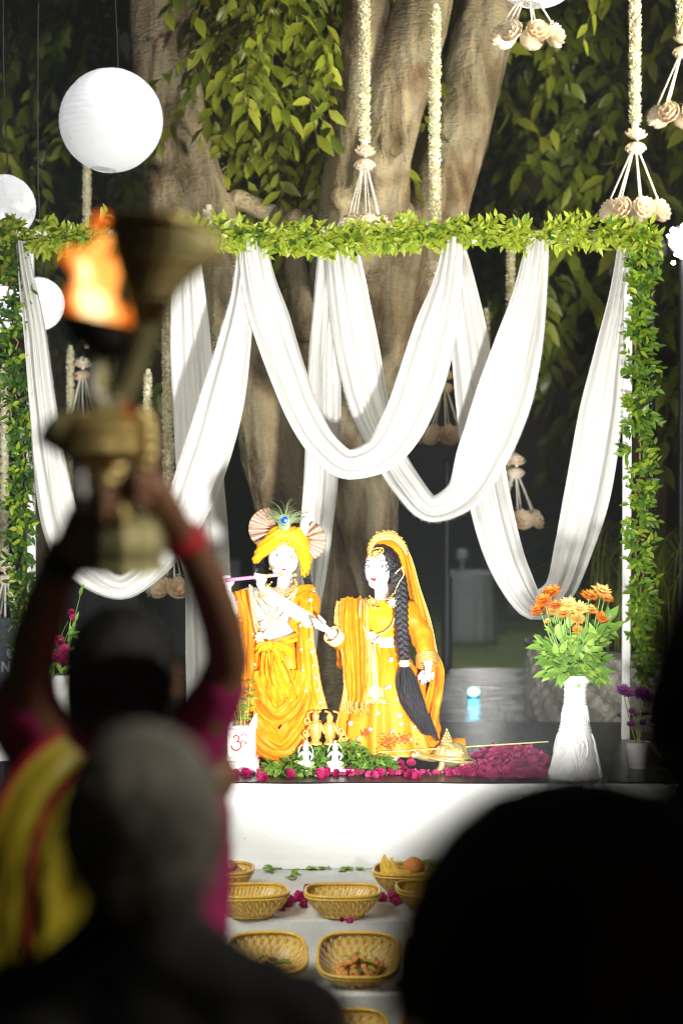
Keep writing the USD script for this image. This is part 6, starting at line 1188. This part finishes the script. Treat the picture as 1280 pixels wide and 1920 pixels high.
# --- the ceremonial brass lamp
lp = thing("brass_lamp", "ornate brass oil lamp with a flared cobra hood held up burning over the crowd", "oil lamp", L_(228, 1072))
def up(u, v, dy=0.0): return L_(u, v, dy)
def lathe_px(cu, prof, dy=0.0, n=48, wob=None, lean=0.0):
    v_, f_ = lathe([(r * k, float(L_(cu, v, dy)[2])) for v, r in prof][::-1], n, (L_(cu, 900, dy)[0], LY + dy, 0), wob); v_[:, 2] -= lean * (v_[:, 0] - L_(cu, 900, dy)[0]); return v_, f_
obj("foot", lathe_px(228, [(955, 4), (958, 30), (975, 62), (1005, 78), (1035, 80), (1052, 74), (1062, 84), (1072, 88), (1076, 60), (1070, 4)], 0, 56, lambda a, Z: .002 * np.sin(12 * a)), "old_brass", lp, smooth=50)
obj("handle", lathe_px(212, [(868, 4), (870, 26), (880, 30), (890, 20), (915, 24), (935, 18), (952, 26), (962, 18), (966, 4)], 0, 28), "brass", lp, smooth=50)
obj("drum", lathe_px(186, [(770, 4), (776, 60), (790, 76), (800, 70), (812, 80), (826, 72), (840, 80), (852, 70), (864, 60), (876, 34), (880, 4)], 0, 64, lambda a, Z: .0018 * np.sin(30 * a)), "brass", lp, smooth=50)
obj("neck_tube", tube(resample([up(188, 872), up(200, 900), up(208, 930)], 10), [.020] * 10, 16), "brass", lp, smooth=50)
obj("side_spout", blob([((up(150, 822, -.01), .034), (up(118, 812, -.015), .030)), ((up(118, 812, -.015), .030), (up(92, 818, -.02), .016)), ((up(92, 818, -.02), .016), (up(74, 823, -.02), .004)), ((up(140, 790, -.01), .022), (up(104, 800, -.015), .014))], .008, 4), "old_brass", lp, smooth=True)
obj("ribbed_arm", join([tube(resample([up(256, 775), up(274, 800), up(276, 850), up(262, 892)], 26), .016 + .0022 * np.sin(np.arange(26) * 1.6), 14)]), "brass", lp, smooth=True)
obj("oil_spoon", join([tube(resample([up(158, 860, -.03), up(152, 905, -.035), up(160, 944, -.035)], 12), .005, 8), ball(up(161, 950, -.035), (.013, .009, .010), 2)]), "silver", lp, smooth=True)
obj("bell_bead", ball(up(228, 968, -.05), (.011, .010, .018), 2), "brass", lp, smooth=True)
obj("stem", tube(resample([up(196, 772), up(180, 740), up(184, 700, .015), up(190, 668, .035)], 18), np.linspace(.012, .016, 18), 14), "old_brass", lp, smooth=True)
obj("stem", tube(resample([up(206, 772, .01), up(232, 735, .012), up(252, 680, .012), up(272, 610, .008), up(288, 540, 0)], 26), np.linspace(.015, .024, 26), 14), "old_brass", lp, smooth=True)
# hood: a cupped leaf shape that grows out of the curved stem
outl_l = resample([np.array([*p, 0]) for p in ((262, 640), (254, 590), (240, 545), (228, 500), (216, 456), (206, 424), (216, 404))], 40)[:, :2]; outl_r = resample([np.array([*p, 0]) for p in ((292, 640), (300, 600), (324, 556), (362, 512), (404, 480), (414, 462), (396, 436))], 40)[:, :2]
rows = []
tpl = resample([np.array([*p, 0]) for p in ((216, 404), (270, 398), (330, 406), (380, 426), (396, 436))], 30)[:, :2]
for i in range(40):
    s_ = i / 39; row = []
    for j, t in enumerate(np.linspace(0, 1, 30)):
        p = outl_l[i] * (1 - t) + outl_r[i] * t
        if i > 30: q = (i - 30) / 9.0; p = p * (1 - q) + tpl[j] * q
        d = -.050 * s_ ** 1.5 * math.cos(math.pi * (t - .5)) - .055 * min(1, s_ * 3) + .020 + .03 * max(0, s_ - .75) ** 1.2
        row.append(up(p[0], p[1], d + .0015 * math.sin(40 * t) * s_))
    rows.append(row)
H1 = np.array(rows); H2 = H1 + [0, .010, 0]
hv = obj("hood", join([grid(H1), grid(H2[:, ::-1]), grid(np.stack([H1[-1], H2[-1]])), grid(np.stack([H2[:, 0], H1[:, 0]])), grid(np.stack([H1[:, -1], H2[:, -1]]))]), "old_brass", lp, smooth=60)
obj("hood_rim", tube(np.vstack([H1[6:, 0], H1[-1], H1[6:, -1][::-1]]), .006, 8), "brass", hv, smooth=True)
obj("scale_band", join([tube([H1[i, j] + [0, -.003, 0] for j in range(4, 27)], .0016, 5) for i in range(14, 38, 3)]), "brass", hv, smooth=True)
obj("bowl", lathe_px(192, [(600, 66), (603, 70), (610, 74), (630, 70), (650, 56), (664, 34), (672, 4)], .035, 48, None, .22), "soot", lp, smooth=50)
obj("bowl_floor", lathe_px(192, [(606, 4), (608, 66), (616, 66), (618, 4)], .035, 48, None, .22), "soot", lp, smooth=50)
obj("thread_tassel", join([tube(resample([up(236 + R.uniform(-3, 4), 752, -.02), up(238 + R.uniform(-7, 7), 775, -.026), up(240 + R.uniform(-9, 9), 796, -.022)], 6), .0018, 4) for _ in range(30)]), "orange_thread", lp, smooth=True)
obj("thread_tassel", join([tube(resample([up(300 + R.uniform(-3, 3), 575, .0), up(303 + R.uniform(-6, 6), 592, -.006), up(302 + R.uniform(-8, 8), 608, -.004)], 6), .0018, 4) for _ in range(22)]), "red_thread", lp, smooth=True)
obj("link_hook", tube(resample([up(188, 690, -.03), up(170, 705, -.035), up(172, 730, -.035), up(205, 752, -.03), up(222, 748, -.03)], 20), .004, 6), "silver", lp, smooth=True)
# flame
mat("flame_core", {"e": ("emission", {"color": (1, 0.66, 0.30), "strength": 2.6})}, [], "e.emission")
mat("flame_outer", {"e": ("emission", {"color": (1, 0.19, 0.02), "strength": 1.2}), "tr": ("transparent_bsdf", {}), "m": ("mix_closure", {"fac": 0.62})}, [("tr.BSDF", "m.closure1"), ("e.emission", "m.closure2")], "m.closure")
mat("flame_mid", {"e": ("emission", {"color": (1, 0.36, 0.07), "strength": 2.2}), "tr": ("transparent_bsdf", {}), "m": ("mix_closure", {"fac": 0.75})}, [("tr.BSDF", "m.closure1"), ("e.emission", "m.closure2")], "m.closure")
fl = thing("flame", "leaping orange flame burning in the black bowl of the raised brass lamp", "flame", L_(192, 604))
def tongue(nm, pts, m, seed):
    b = [(up(u, v + .22 * (u - 190) * max(0, (v - 520) / 80.0), dy + .045), r * k) for u, v, r, dy in pts]; obj(nm, blob(list(zip(b[:-1], b[1:])), .006, 5, (), lambda v, n: v + n * ((meshkit.fbm(v * 45, 3, seed) - .5) * .012)[:, None]), m, fl, smooth=True)
tongue("outer_tongue", [(186, 594, 46, -.01), (160, 566, 40, -.01), (170, 530, 26, -.01), (152, 494, 25, -.01), (134, 476, 17, -.01), (121, 486, 8, -.01)], "flame_outer", 1)
tongue("outer_tongue", [(206, 604, 22, .0), (236, 594, 20, .0), (254, 566, 11, .0), (260, 538, 5, .0)], "flame_outer", 2)
tongue("outer_tongue", [(185, 532, 26, -.02), (206, 500, 22, -.02), (224, 502, 14, -.02), (234, 512, 8, -.02)], "flame_outer", 3)
tongue("outer_tongue", [(165, 488, 20, .01), (188, 466, 15, .01), (206, 452, 11, .01), (212, 444, 6, .01)], "flame_outer", 4)
tongue("outer_tongue", [(180, 428, 11, .0), (188, 412, 16, .0), (198, 402, 9, .0)], "flame_outer", 5)
tongue("middle_tongue", [(188, 592, 42, -.03), (174, 560, 40, -.03), (166, 524, 26, -.03), (156, 494, 17, -.03), (142, 482, 10, -.03)], "flame_mid", 6)
tongue("middle_tongue", [(186, 540, 34, -.03), (200, 505, 24, -.03), (216, 500, 12, -.03)], "flame_mid", 7)
tongue("middle_tongue", [(168, 492, 20, -.02), (186, 466, 14, -.02), (200, 452, 7, -.02)], "flame_mid", 9)
tongue("core", [(182, 590, 32, -.04), (170, 560, 30, -.04), (166, 526, 19, -.04), (156, 498, 11, -.04)], "flame_core", 8)

# ================================================================ damp night air
mat("night_air", {"v": ("principled_volume", {"color": (0.85, 0.92, 1.0), "density": 0.005, "anisotropy": 0.2})}, [], surface=None, volume="v.volume")
obj("haze", box((0, 30, 3.2), (126, 126, 8.6)), "night_air", kind="stuff", smooth=False)
